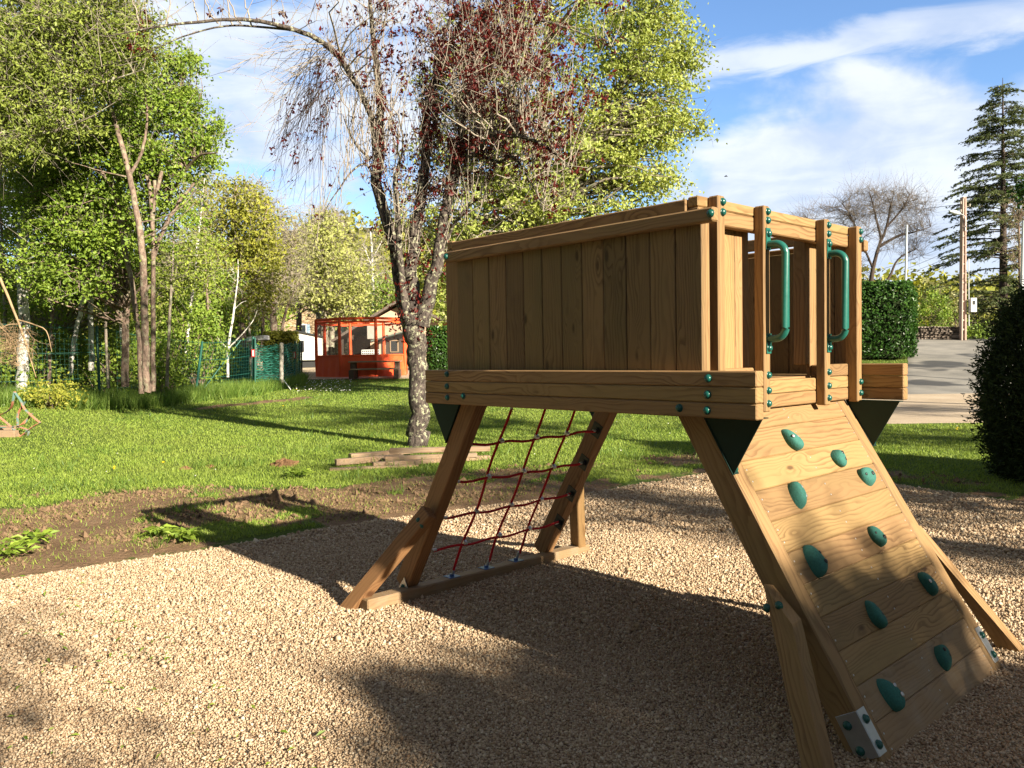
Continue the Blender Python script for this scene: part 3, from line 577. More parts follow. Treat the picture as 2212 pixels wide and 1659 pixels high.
# rope net
NA, NB = np.array([.19, 0, 1.262]), np.array([-.455, 0, .066]); NP = lambda s, v: NA + (NB - NA) * s + np.array([0, v, 0])
m = MB(); m.box((.215, .82, 1.264), (.09, 1.2, .012), None, .002); net = m.build('climbing_net', M_black, T)
vv_ = (.525, .833, 1.115); rows = (.2, .398, .597, .785); NN = np.cross((NB - NA) / np.linalg.norm(NB - NA), [0, 1, 0])
for v in vv_:
    m = MB(); s = np.linspace(.03, .955, 15); m.tube([NP(q, v + .008 * math.sin(q * 9 + v * 5)) + NN * .006 * math.sin(q * 14) for q in s], .0085, 8); m.build('rope', M_rope, net, True)
    for s0, s1 in ((.0, .035), (.945, .985)): m = MB(); m.tube([NP(s0, v), NP(s1, v)], .0095, 10); m.build('ferrule', M_steel, net, True, False)
    m = MB(); m.box((-.452, v, .0675), (.085, .085, .004), None, .001); m.tube([(-.452, v, .069), (-.452, v, .085)], .016, 10); m.build('anchor_plate', M_blue, net, False, False)
for r_, s in enumerate(rows):
    m = MB(); v = np.linspace(.27, 1.40, 19); m.tube([NP(s + .010 * np.sin((q - .25) / 1.1 * np.pi) + .006 * math.sin(q * 19 + r_), q) + NN * .016 for q in v], .0085, 8); m.build('rope', M_rope, net, True)
    for a, b in ((.252, .285), (1.375, 1.415)): m = MB(); m.tube([NP(s, a) + NN * .016, NP(s, b) + NN * .016], .0095, 10); m.build('ferrule', M_steel, net, True, False)
    m = MB(); dd = (NB - NA) / np.linalg.norm(NB - NA); m.box(NP(s, 1.417) + NN * .01, (.10, .006, .085), np.array([dd, [0, 1, 0], NN]), .002); m.tube([NP(s, 1.416) + NN * .016, NP(s, 1.40) + NN * .016], .022, 12); m.build('anchor_plate', M_black, net, False, False)
    for v in vv_:
        m = MB(); c = NP(s, v) + NN * .008
        m.tube([c - dd * .016, c + dd * .016], .0125, 10); m.tube([c - np.array([0, .014, 0]) + NN * .006, c + np.array([0, .014, 0]) + NN * .006], .0125, 10); m.build('rope_clamp', M_steel, net, True, False)

# ------------------------------------------------------------------ trees
def ray(x, y): return FWD + RGT * (x - 1106) / FV + UPV * (829.5 - y) / FV
def Gz(x, y, z): r = ray(x, y); return CAM + r * ((z - CAM[2]) / r[2])
def gpt(x, d):                          # ground point under the measured direction x at depth d
    p = P(x, 829.5, d); p[2] = float(height(p[0], p[1])); return p
def pxm(d): return d / FV
def limbs(mb, lines, d, n=8, sub=4, mat=0):
    """lines of (x, y, depth offset, radius) -> tubes; returns samples of the skeleton"""
    sk = []
    for ln in lines:
        pts = np.array([P(q[0], q[1], d + q[2]) for q in ln]); rad = np.array([q[3] for q in ln]); a, b = spline(pts, rad, sub)
        a = a + R.normal(0, 1, a.shape) * (b * .12)[:, None]; mb.tubes(a, b, n, mat); sk.append(np.concatenate([a, b[:, None]], 1))
    return np.concatenate(sk)
def connect(mb, sk, tips, r0=.03, n=5, mat=0, K=7, sag=.12):
    """one bent branch from the skeleton to each tip"""
    tips = np.asarray(tips); dv = tips[:, None, :] - sk[None, :, :3]; dist = np.linalg.norm(dv, axis=2); pen = dist + 1.6 * np.maximum(0, sk[None, :, 2] - tips[:, None, 2] + .25 * dist)
    o = sk[pen.argmin(1)]; L = np.linalg.norm(tips - o[:, :3], axis=1); t = np.linspace(0, 1, K)[None, :, None]
    perp = R.normal(size=tips.shape) * L[:, None] * .10; up = np.array([0, 0, 1.]) * (L * sag)[:, None]
    pts = o[:, None, :3] * (1 - t) + tips[:, None] * t + (perp + up)[:, None] * np.sin(t * np.pi) + R.normal(0, 1, (len(tips), K, 3)) * (L * .02)[:, None, None] * (t > 0)
    r = np.minimum(o[:, 3] * .6, r0 * np.clip(L / 1.5, .5, 1.6))[:, None] * (1 - .82 * t[..., 0]); mb.tubes(pts, r, n, mat, False); return pts
def blob_clusters(blobs, d, depth=.9):
    out = []
    for (x, y, rx, ry, n, *z) in blobs:
        v = R.normal(size=(n, 3)); v /= np.linalg.norm(v, axis=1, keepdims=True); v *= (R.uniform(0, 1, n) ** .45)[:, None]
        m = pxm(d); dz = z[0] if z else 0
        c = np.array([P(x + rx * a, y - ry * c_, d + dz + rx * m * depth * b) for a, b, c_ in v]); out.append(c)
    return np.concatenate(out)
def foliage(mb, cl, nl, rad, size, flat=.6, droop=0, aspect=.62, nz=.55, mat=0):
    n = len(cl); k = R.poisson(nl, n); i = np.repeat(np.arange(n), k); rs = R.uniform(.55, 1.35, n) * rad
    p = R.normal(0, .5, (len(i), 3)) * rs[i][:, None] * np.array([1, 1, flat]); p[:, 2] -= droop * (p[:, 0] ** 2 + p[:, 1] ** 2) / rad
    nrm = R.normal(size=p.shape) + np.array([.42, -.43, .26 + .5 * (nz - .55)]) * np.where(R.uniform(0, 1, len(i)) < .8, 1, -1)[:, None]; mb.leaves(cl[i] + p, size * R.uniform(.6, 1.3, len(i)), nrm, None, aspect, mat)
def twiglets(mb, cl, per, length, r=.008, up=.5, mat=0, K=4, n=3):
    i = np.repeat(np.arange(len(cl)), per); d = R.normal(size=(len(i), 3)) + np.array([0, 0, up]); d /= np.linalg.norm(d, axis=1, keepdims=True); L = R.uniform(.4, 1.2, len(i)) * length
    t = np.linspace(0, 1, K)[None, :, None]; bend = R.normal(0, .22, (len(i), 1, 3)) * L[:, None, None]
    pts = cl[i][:, None] + d[:, None] * L[:, None, None] * t + bend * t * t; mb.tubes(pts, np.broadcast_to(r * (1 - .75 * t[..., 0]), (len(i), K)), n, mat, False); return pts
def tree(name, label, cat, d, lines, blobs, lm, bm, size, nl, rad, group=None, branches=1., r0=.03, twig=0, tl=.6, tr=.008, tm=None, base=None, flat=.6, droop=0, aspect=.62, depth=.9, leafy=1., trunk_n=8, nz=.55):
    b = gpt(lines[0][0][0], d + lines[0][0][2]) if base is None else base
    root = thing(name, label, cat, b, 0, group); m = MB(); sk = limbs(m, lines, d, trunk_n); cl = blob_clusters(blobs, d, depth)
    sel = cl[R.uniform(0, 1, len(cl)) < branches]
    pts = connect(m, sk, sel, r0) if len(sel) else None
    if twig: twiglets(m, cl, twig, tl, tr, mat=1 if tm else 0)
    m.build('trunk', [bm] + ([tm] if tm else []), root, True, False, loc=b)
    if leafy: k = MB(); foliage(k, cl[R.uniform(0, 1, len(cl)) < leafy], nl, rad, size, flat, droop, aspect, nz); k.build('crown', lm, root, False, False, loc=b)
    for o in root.children: o.location = (0, 0, 0)
    return root

# plum in front of the kiosk
dP = 13.66; pb = Gz(903, 966, 0)
root = thing('plum_tree', 'multi-stemmed plum with lichen-spotted bark and dark red leaves', 'tree', pb)
lines = [[(903, 985, 0, .20), (903, 960, 0, .185), (904, 900, 0, .165), (903, 830, 0, .165), (900, 770, 0, .17), (897, 720, 0, .19), (892, 690, 0, .19), (890, 660, 0, .15)],
 [(889, 720, 0, .13), (868, 640, .05, .12), (855, 553, .1, .105), (836, 480, .1, .10), (812, 393, .15, .092), (818, 333, .2, .085), (821, 233, .2, .07), (812, 133, .2, .055), (802, 40, .3, .04), (795, -60, .3, .025)],
 [(818, 345, .2, .075), (800, 250, .1, .055), (771, 187, 0, .052), (731, 123, -.3, .047), (690, 88, -.5, .042), (633, 63, -.8, .036), (560, 46, -1., .030), (500, 42, -1.3, .026), (400, 50, -1.6, .020), (300, 65, -1.9, .013), (230, 80, -2, .007)],
 [(640, 66, -.8, .02), (520, 55, -.9, .016), (450, 63, -1, .013), (380, 85, -1.1, .010), (300, 120, -1.2, .006), (200, 150, -1.2, .003)],
 [(882, 690, -.1, .09), (868, 600, -.15, .06), (860, 480, -.2, .05), (855, 400, -.2, .045), (863, 350, -.2, .03)],
 [(897, 690, .05, .14), (888, 600, .1, .12), (893, 540, .1, .11), (908, 433, .2, .095), (921, 333, .3, .085), (921, 233, .3, .075), (945, 160, .3, .06), (963, 110, .3, .05), (1001, 37, .3, .04), (1030, -50, .3, .025)],
 [(908, 700, -.05, .15), (930, 620, -.1, .12), (948, 553, -.15, .10), (968, 417, -.2, .088), (990, 340, -.25, .075), (1002, 240, -.3, .06), (1030, 130, -.3, .05), (1052, 20, -.3, .035), (1065, -60, -.3, .02)],
 [(985, 345, -.25, .05), (1030, 331, -.5, .05), (1060, 296, -.8, .045), (1100, 292, -1, .035), (1145, 300, -1.2, .028), (1190, 325, -1.3, .018), (1240, 372, -1.4, .008)],
 [(1030, 331, -.5, .03), (1075, 350, -.7, .025), (1110, 340, -.9, .02), (1150, 400, -1, .013), (1170, 440, -1., .008)],
 [(921, 240, .3, .05), (965, 60, .5, .03), (1000, 30, .4, .03), (1080, 32, .1, .028), (1150, 40, 0, .022), (1240, 65, -.1, .014), (1320, 100, -.1, .006)],
 [(955, 540, -.15, .03), (985, 480, -.3, .02), (1020, 440, -.4, .013), (1060, 420, -.5, .007)],
 [(811, 390, .1, .03), (790, 355, 0, .02), (760, 370, -.2, .016), (735, 405, -.3, .012), (705, 450, -.3, .008), (680, 520, -.3, .005), (672, 560, -.3, .003)],
 [(800, 345, .1, .03), (768, 310, 0, .02), (748, 270, 0, .012), (741, 248, 0, .006)],
 [(905, 433, .2, .04), (930, 300, .5, .03), (960, 200, .8, .025), (1010, 150, 1., .02), (1090, 140, 1.1, .012)]]
m = MB(); sk = limbs(m, lines, dP, 10, 5)
def wl(n, x0, x1, y0, y1, dd=1.): return np.array([P(R.uniform(x0, x1), R.uniform(y0, y1), dP + R.normal(0, dd)) for _ in range(n)])
upz = sk[sk[:, 2] > 4.2]
tips = np.concatenate([wl(60, 850, 1190, -60, 120), wl(70, 930, 1195, 60, 260), wl(40, 900, 1060, 250, 420, .6), wl(18, 840, 940, 400, 620, .35), wl(26, 690, 850, -40, 190), wl(30, 1050, 1250, 260, 470, .9)])
pts = connect(m, sk, tips, .018, 5, 1, 8, .05)
# long pale whip shoots, mostly rising
st = np.concatenate([pts[:, 3], pts[:, 5], upz[R.integers(0, len(upz), 130), :3]]); st = st[R.uniform(0, 1, len(st)) < .95]
K = 7; t = np.linspace(0, 1, K)[None, :, None]; N = len(st); dirn = R.normal(0, .5, (N, 3)) + np.array([.15, 0, .9]); dirn /= np.linalg.norm(dirn, axis=1, keepdims=True); L = R.uniform(.5, 1.7, N)[:, None, None]
sh = st[:, None] + dirn[:, None] * L * t + R.normal(0, .22, (N, 1, 3)) * L * t * t; m.tubes(sh, np.broadcast_to(.0065 * (1 - .7 * t[..., 0]), (N, K)), 3, 1, False)
i = R.integers(0, N, 1500); q = R.integers(1, 6, 1500); s0 = sh[i, q]; dn = R.normal(0, .8, (1500, 3)) + np.array([0, 0, .3]); dn /= np.linalg.norm(dn, axis=1, keepdims=True)
t4 = np.linspace(0, 1, 4)[None, :, None]; tw = s0[:, None] + dn[:, None] * R.uniform(.15, .6, 1500)[:, None, None] * t4 + R.normal(0, .05, (1500, 1, 3)) * t4 * t4; m.tubes(tw, np.broadcast_to(.004 * (1 - .6 * t4[..., 0]), (1500, 4)), 3, 1, False)
src = sk[(sk[:, 2] > 3.2) & (sk[:, 2] < 6.2) & (sk[:, 0] > -3.2)]; src = src[R.integers(0, len(src), 300), :3]; t9 = np.linspace(0, 1, 10)[None, :, None]; dn = R.normal(0, .17, (300, 3)) + np.array([.10, 0, 1.]); L = R.uniform(.8, 2.6, 300)[:, None, None]
wh = src[:, None] + R.normal(0, .09, (300, 1, 3)) + dn[:, None] * L * t9 + R.normal(0, .12, (300, 1, 3)) * L * t9 * t9; m.tubes(wh, np.broadcast_to(.0075 * (1 - .7 * t9[..., 0]), (300, 10)), 3, 1, False)
# weeping twigs at the left of the crown
src = np.array([P(x, y, dP + R.normal(-.2, .5)) for x, y in zip(R.uniform(655, 770, 44), R.uniform(75, 190, 44))]); fall = np.array([P(R.uniform(585, 715), R.uniform(250, 460), dP + R.normal(-.2, .5)) for _ in range(44)])
t9 = np.linspace(0, 1, 10)[None, :, None]; ctl = src * .45 + fall * .55; ctl[:, 2] = src[:, 2] * .85 + fall[:, 2] * .15
wp = src[:, None] * (1 - t9) ** 2 + 2 * ctl[:, None] * t9 * (1 - t9) + fall[:, None] * t9 ** 2 + R.normal(0, .018, (44, 10, 3)); m.tubes(wp, np.broadcast_to(.0062 * (1 - .65 * t9[..., 0]), (44, 10)), 3, 2, False)
i = R.integers(0, 44, 260); q = R.integers(2, 9, 260); dn = R.normal(0, .35, (260, 3)) + np.array([-.3, 0, -.75]); tw = wp[i, q][:, None] + dn[:, None] * R.uniform(.2, .6, 260)[:, None, None] * t4; m.tubes(tw, np.broadcast_to(.0038 * (1 - .6 * t4[..., 0]), (260, 4)), 3, 2, False)
# bare sprays reaching left
src = wl(16, 660, 740, 80, 130, .3); fall = np.array([P(R.uniform(480, 600), R.uniform(110, 330), dP + R.normal(-.5, .4)) for _ in range(16)]); ctl = (src + fall) / 2 + np.array([0, 0, .35])
bp = src[:, None] * (1 - t9) ** 2 + 2 * ctl[:, None] * t9 * (1 - t9) + fall[:, None] * t9 ** 2 + R.normal(0, .012, (16, 10, 3)); m.tubes(bp, np.broadcast_to(.007 * (1 - .7 * t9[..., 0]), (16, 10)), 3, 1, False)
i = R.integers(0, 16, 120); q = R.integers(2, 9, 120); dn = R.normal(0, .4, (120, 3)) + np.array([-.6, 0, -.25]); tw = bp[i, q][:, None] + dn[:, None] * R.uniform(.2, .7, 120)[:, None, None] * t4; m.tubes(tw, np.broadcast_to(.004 * (1 - .6 * t4[..., 0]), (120, 4)), 3, 1, False)
# upright bare shoots on the arching bough
src = np.array([P(x, 52, dP - 1) for x in (430, 470, 500, 520, 545, 300, 360)]); ed = np.array([P(x, -30, dP - 1) for x in (410, 425, 488, 480, 520, 280, 372)]); m.tubes(src[:, None] * (1 - t9) + ed[:, None] * t9 + R.normal(0, .012, (7, 10, 3)), np.broadcast_to(.014 * (1 - .6 * t9[..., 0]), (7, 10)), 4, 1, False)
m.build('trunk', [M_barkP, M_twigP, M_twigD], root, True, False, loc=pb)
k = MB()
def sprig(src_, n, rad, size):
    i = np.repeat(R.integers(0, len(src_), n // 4), 4); n = len(i); off = np.repeat(R.normal(0, rad, (n // 4, 3)), 4, 0); k.leaves(src_[i] + off + R.normal(0, .028, (n, 3)), size * R.uniform(.6, 1.3, n), R.normal(size=(n, 3)) + [0, 0, .2], R.normal(size=(n, 3)) + [0, 0, -.7], .48)
fl = sh.reshape(-1, 3); pj = lambda p: (1106 + FV * ((p - CAM) @ RGT) / ((p - CAM) @ FWD), 829.5 - FV * ((p - CAM) @ UPV) / ((p - CAM) @ FWD))
fx, fy = pj(fl); dens = np.clip((fx - 790) / 160, .08, 1) * np.clip((460 - fy) / 120, .04, 1) * (vnoise(fx / 45, fy / 45) > .30); cl = fl[R.uniform(0, 1, len(fl)) < dens * .95]
sprig(cl, 14000, .05, .08); wq = wh[:, 2:].reshape(-1, 3); qx, qy = pj(wq); sprig(wq[(qx > 800) & (qy < 430)], 3000, .04, .075); sprig(wp[:, 3:].reshape(-1, 3), 300, .02, .07); sprig(wl(60, 700, 850, -30, 170, .6), 420, .14, .08)
sprig(sk[(sk[:, 2] > 1.75) & (sk[:, 2] < 4.6) & (sk[:, 3] > .07), :3] + R.normal(0, .08, (((sk[:, 2] > 1.75) & (sk[:, 2] < 4.6) & (sk[:, 3] > .07)).sum(), 3)), 1300, .13, .07)
sprig(pts[:, 4:][(pts[:, 7, 2] < 5)].reshape(-1, 3), 420, .1, .09)
k.build('crown', L_plum, root, False, False, loc=pb)
for o in root.children: o.location = (0, 0, 0)

# bright linden behind the tower
tree('linden_tree', 'tall bright yellow green tree rising right behind the play tower', 'tree', 23,
 [[(1180, 850, 0, .34), (1180, 700, 0, .28), (1175, 540, 0, .25), (1165, 430, 0, .21), (1170, 300, 0, .17), (1180, 120, 0, .12), (1190, -60, 0, .07)], [(1172, 520, 0, .12), (1120, 400, 0, .09), (1080, 280, .3, .05)], [(1170, 420, 0, .12), (1260, 300, 0, .09), (1340, 180, 0, .05), (1400, 60, 0, .03)], [(1168, 380, 0, .1), (1090, 180, .5, .06), (1040, 20, .5, .03)]],
 [(1180, 330, 170, 130, 120), (1330, 300, 130, 120, 80), (1400, 140, 115, 130, 85), (1250, 60, 170, 160, 110), (1040, 150, 150, 160, 80), (1060, 480, 140, 110, 75), (1250, 430, 170, 60, 55), (1420, 270, 90, 55, 34), (1395, 385, 85, 45, 26), (1380, -60, 120, 90, 40), (1010, 330, 120, 150, 60), (1480, 110, 38, 60, 12), (1485, 265, 40, 22, 9), (1440, 30, 60, 60, 18), (900, 500, 70, 120, 24), (1000, 640, 70, 70, 16), (940, 620, 60, 70, 14)],
 L_linden, M_barkG, .12, 62, .50, branches=.8, r0=.04, twig=2, tl=.8, tr=.008, tm=M_twigM, droop=.25)

# the wood at the left
GW = 'trees of the wood at the left'
tree('maple_tree', 'big fresh green maple leaning out of the wood over the lawn', 'tree', 21,
 [[(268, 835, 1.8, .11), (272, 700, 1.8, .10), (270, 560, 1.8, .09), (258, 400, 1.8, .08), (262, 250, 1.5, .07), (250, 120, 1.5, .04)], [(272, 600, 1.8, .06), (350, 450, .5, .045), (420, 345, -.5, .04), (470, 330, -1, .015)], [(270, 440, 1.5, .09), (330, 300, .5, .06), (400, 250, 0, .04), (450, 280, 0, .012)], [(265, 350, 1.5, .06), (190, 240, 1.5, .05), (120, 180, 1.5, .03)], [(280, 520, 1.5, .08), (180, 420, 1.5, .06), (90, 330, 1.5, .04)]],
 [(300, 290, 130, 100, 85), (390, 240, 60, 60, 24), (420, 300, 50, 40, 20), (455, 285, 25, 25, 6), (440, 345, 40, 28, 9), (400, 130, 45, 45, 15), (330, 190, 90, 80, 42), (230, 360, 130, 110, 85), (350, 400, 90, 70, 34), (120, 420, 130, 120, 85), (260, 520, 130, 80, 55), (120, 560, 130, 90, 60), (90, 300, 120, 80, 55), (390, 195, 30, 22, 5), (405, 455, 50, 50, 9)],
 L_maple, M_barkB, .10, 74, .42, GW, .85, .022, 3, .7, .006, M_twigP, droop=.3)
tree('maple_tree', 'dense green maple at the left edge behind the white birch', 'tree', 25.5,
 [[(120, 840, 0, .2), (130, 600, 0, .16), (110, 400, 0, .12), (100, 200, 0, .07), (90, 40, 0, .04)], [(125, 540, 0, .1), (50, 380, 0, .06), (0, 280, 0, .04)], [(120, 480, 0, .1), (220, 330, 0, .07), (300, 240, 0, .03)]],
 [(60, 300, 140, 120, 95), (200, 260, 130, 110, 75), (0, 450, 130, 130, 75), (160, 480, 160, 100, 75), (60, 640, 160, 70, 55), (300, 600, 120, 80, 42), (400, 560, 90, 90, 34), (-80, 250, 100, 200, 50), (150, 130, 150, 110, 60), (40, 150, 100, 120, 40), (260, 180, 90, 80, 34)],
 L_maple2, M_barkG, .105, 80, .5, GW, .6, .025, 3, .8, .006, M_twigP, droop=.2)
tree('willow_tree', 'twiggy olive crowned tree filling the upper left corner', 'tree', 18.5,
 [[(-60, 850, 0, .22), (-40, 600, 0, .18), (-15, 380, 0, .15), (20, 170, 0, .12), (60, 40, 0, .08), (85, -60, 0, .05)], [(10, 210, 0, .09), (90, 130, -.3, .05), (200, 90, -.5, .03), (300, 60, -.5, .012)], [(0, 250, 0, .08), (100, 215, -.4, .04), (220, 180, -.6, .025), (310, 150, -.6, .008)], [(15, 170, 0, .07), (130, 60, 0, .05), (240, 5, 0, .03), (320, -40, 0, .02)], [(0, 300, 0, .06), (90, 290, -.5, .03), (180, 260, -.6, .015), (250, 220, -.6, .006)]],
 [(80, 60, 130, 90, 95), (200, 60, 110, 80, 70), (60, 180, 120, 80, 70), (190, 150, 110, 60, 52), (280, 40, 60, 60, 26), (30, 300, 90, 60, 34), (120, 240, 110, 50, 40), (300, 110, 40, 40, 10), (140, -60, 200, 60, 60), (30, 120, 110, 120, 60), (250, 130, 70, 60, 26)],
 L_olive, M_barkG, .10, 90, .55, GW, .9, .020, 5, 1.0, .0065, M_twigP, droop=.1, aspect=.45)
tree('birch_tree', 'white barked birch trunk standing in the wood at the far left', 'tree', 22,
 [[(45, 880, 0, .16), (48, 800, 0, .15), (52, 680, 0, .14), (48, 580, 0, .135), (50, 500, 0, .13), (58, 430, 0, .11), (62, 360, 0, .09), (80, 200, 0, .06)], [(52, 560, 0, .05), (80, 535, 0, .04), (110, 528, 0, .03), (150, 500, 0, .015)]],
 [(70, 400, 50, 60, 20), (60, 300, 80, 80, 20)], L_maple, M_birch, .12, 30, .5, GW, .7, .025)
tree('slender_tree', 'slim brown barked tree with long bare stem in front of the maple', 'tree', 19.5,
 [[(318, 848, 0, .095), (316, 800, 0, .09), (312, 700, 0, .088), (310, 600, 0, .085), (305, 520, 0, .08), (292, 440, 0, .07), (280, 380, 0, .065), (262, 310, 0, .06), (245, 250, 0, .045), (235, 205, 0, .03)], [(280, 378, 0, .045), (300, 345, 0, .035), (312, 305, 0, .035), (318, 250, 0, .025), (314, 205, 0, .012)], [(275, 382, 0, .02), (220, 370, -.2, .014), (170, 355, -.4, .008), (120, 345, -.4, .004)], [(305, 480, 0, .02), (350, 470, 0, .016), (400, 440, 0, .012), (430, 390, 0, .006)], [(308, 515, 0, .018), (380, 475, 0, .012), (420, 440, .2, .008)], [(312, 640, 0, .03), (318, 625, 0, .05), (325, 615, 0, .02)]],
 [(245, 230, 30, 40, 5), (315, 230, 25, 35, 5)], L_maple, M_barkB, .09, 18, .4, GW, .9, .012, 3, .5, .006)
tree('forked_tree', 'thin mossy twin stem leaning left beside the slim brown trunk', 'tree', 20.2,
 [[(306, 850, 0, .07), (300, 740, 0, .065), (285, 620, 0, .065), (262, 500, 0, .055), (250, 420, 0, .05), (195, 330, 0, .03), (190, 260, 0, .02)], [(330, 845, 0, .065), (330, 700, 0, .06), (331, 560, 0, .055), (329, 470, 0, .055), (322, 400, 0, .05), (316, 375, 0, .055)], [(329, 460, 0, .045), (340, 410, 0, .045), (350, 370, 0, .05)], [(329, 480, 0, .045), (335, 420, 0, .04), (333, 390, 0, .05)], [(331, 560, 0, .05), (352, 500, 0, .05), (385, 440, 0, .045), (420, 395, 0, .03)]],
 [(262, 470, 20, 60, 5), (320, 700, 25, 60, 5)], L_maple, M_barkB, .09, 14, .3, GW, .5, .01, 4, .45, .005)
tree('birch_tree', 'thin pale birch leaning right among the undergrowth', 'tree', 24, [[(150, 810, 0, .07), (160, 740, 0, .07), (172, 680, 0, .065), (182, 620, 0, .06), (190, 560, 0, .05)]], [(195, 560, 30, 30, 6)], L_maple, M_birch, .11, 22, .4, GW, 1, .012)
tree('birch_tree', 'short pale birch trunk behind the green fence post', 'tree', 24.5, [[(197, 800, 0, .09), (197, 740, 0, .085), (196, 690, 0, .08), (198, 600, 0, .06)]], [(205, 590, 40, 40, 8)], L_maple, M_birch, .11, 22, .4, GW, 1, .012)
for k, (xb, xm, xt, yt, d, r_, bk, lab) in enumerate([(360, 366, 378, 470, 23, .05, 'G', 'thin grey stem just right of the slim brown trunk'), (235, 228, 232, 420, 22.5, .045, 'G', 'thin grey stem between the fence post and the forked stem'), (105, 112, 128, 480, 23.5, .06, 'B', 'thin brown stem right of the white birch'), (395, 408, 440, 400, 27, .07, 'W', 'pale leaning stem behind the slim brown trunk'), (270, 262, 240, 330, 26, .08, 'W', 'pale spotted stem behind the forked stem'), (20, 12, 0, 400, 24, .07, 'G', 'grey stem left of the white birch'), (455, 450, 440, 470, 31, .07, 'B', 'brown stem behind the leaning fence post'), (565, 568, 575, 560, 42, .10, 'B', 'rusty brown trunk left of the grey twiggy tree'), (540, 538, 530, 600, 39, .07, 'G', 'thin grey trunk behind the white board roof')]):
    tree('slender_tree', lab, 'tree', d, [[(xb, 845 - (d - 20) * 3, 0, r_), (xm, 700, 0, r_ * .85), ((xm + xt) / 2, (700 + yt) / 2, 0, r_ * .65), (xt, yt, 0, r_ * .35), (xt + R.normal(0, 8), yt - 60, 0, .01)]], [(xt, yt + 20, 26, 70, 14), (xm, (700 + yt) / 2, 24, 60, 10)], L_willow if k % 2 else L_maple2, {'G': M_barkG, 'B': M_barkB, 'W': M_birch}[bk], .10, 12, .5, GW, .9, .012, 7, .8, .006, M_twigP)
tree('sapling', 'white stemmed sapling with forked branches inside the green mesh fence', 'tree', 29, [[(492, 815, 0, .05), (492, 780, 0, .05), (494, 745, 0, .045), (503, 690, 0, .04), (509, 640, 0, .03), (514, 600, 0, .02), (514, 560, 0, .01)], [(493, 755, 0, .03), (474, 735, 0, .02), (468, 725, 0, .01)], [(494, 752, 0, .03), (520, 725, 0, .022), (545, 695, 0, .012), (556, 670, 0, .006)], [(506, 668, 0, .02), (520, 655, 0, .012), (532, 650, 0, .006)]], [(512, 600, 20, 50, 6)], L_bushy, M_birch, .09, 3, .4, None, .8, .01, 3, .5, .006)
tree('yellow_tree', 'yellow green tree in young leaf left of the kiosk, tallest of its row', 'tree', 36,
 [[(525, 800, 0, .22), (520, 700, 0, .2), (515, 600, 0, .17), (505, 500, 0, .12), (510, 400, 0, .06)], [(517, 620, 0, .1), (560, 520, 0, .07), (580, 440, 0, .04)], [(517, 640, 0, .1), (460, 520, 0, .07), (440, 430, 0, .04)], [(470, 800, 1, .1), (470, 700, 1, .09), (460, 600, 1, .07)]],
 [(500, 440, 60, 60, 42), (540, 480, 60, 70, 50), (470, 500, 60, 70, 40), (570, 540, 45, 60, 38), (510, 560, 80, 70, 55), (460, 600, 60, 60, 34), (560, 620, 50, 60, 34), (500, 660, 80, 50, 36), (430, 430, 55, 55, 26)],
 L_willow, M_barkB, .15, 44, .75, GW, .6, .03, 3, 1.0, .010, M_twigP)
tree('grey_tree', 'grey twiggy tree only just in leaf beside the yellow green one', 'tree', 40,
 [[(590, 790, 0, .2), (592, 700, 0, .17), (585, 600, 0, .13), (580, 500, 0, .08), (575, 440, 0, .04)], [(590, 660, 0, .1), (620, 580, 0, .07), (640, 520, 0, .04)], [(600, 770, 0, .09), (615, 680, 0, .07), (640, 620, 0, .03)]],
 [(590, 480, 55, 50, 42), (620, 530, 40, 50, 30), (575, 560, 50, 60, 34), (620, 610, 45, 60, 30), (590, 660, 50, 40, 20), (545, 430, 45, 45, 22)],
 L_pale, M_barkB, .12, 16, .8, GW, .7, .03, 8, 1.3, .011, M_twigP)
tree('pear_tree', 'pale yellow white leaved tree standing behind the orange kiosk', 'tree', 49,
 [[(702, 770, 0, .26), (700, 690, 0, .24), (698, 600, 0, .18), (700, 520, 0, .1), (698, 470, 0, .05)], [(716, 770, .3, .2), (718, 680, .3, .16), (730, 590, .3, .08)], [(699, 620, 0, .1), (665, 550, 0, .06)]],
 [(700, 500, 45, 40, 34), (690, 560, 60, 50, 55), (735, 580, 50, 50, 42), (660, 610, 45, 50, 40), (715, 635, 60, 38, 52), (760, 630, 35, 45, 26), (650, 640, 30, 22, 12), (745, 680, 45, 22, 14)],
 L_poplar, M_barkG, .21, 30, .95, GW, .6, .03, 3, 1.4, .012, M_twigP)
tree('pear_tree', 'leafless top of a pale slender tree above the pale leaved one', 'tree', 53, [[(690, 760, 0, .2), (688, 600, 0, .14), (690, 500, 0, .08), (692, 450, 0, .03)]], [(690, 480, 45, 30, 60), (660, 510, 30, 30, 26), (725, 490, 25, 30, 26)], L_poplar, M_barkG, .14, 2, .8, GW, .8, .03, 7, 1.6, .013, M_twigP)
tree('bare_tree', 'tall thin pale trunked tree right of the pale leaved one', 'tree', 56, [[(806, 720, 0, .13), (806, 640, 0, .12), (804, 560, 0, .09), (800, 500, 0, .05)], [(804, 560, 0, .05), (825, 520, 0, .03)], [(803, 575, 0, .05), (785, 530, 0, .03)]], [(803, 545, 40, 45, 34), (780, 600, 30, 50, 20), (830, 590, 30, 50, 24)], L_pale, M_birch, .15, 6, .9, GW, .8, .03, 4, 1.5, .012, M_twigP)
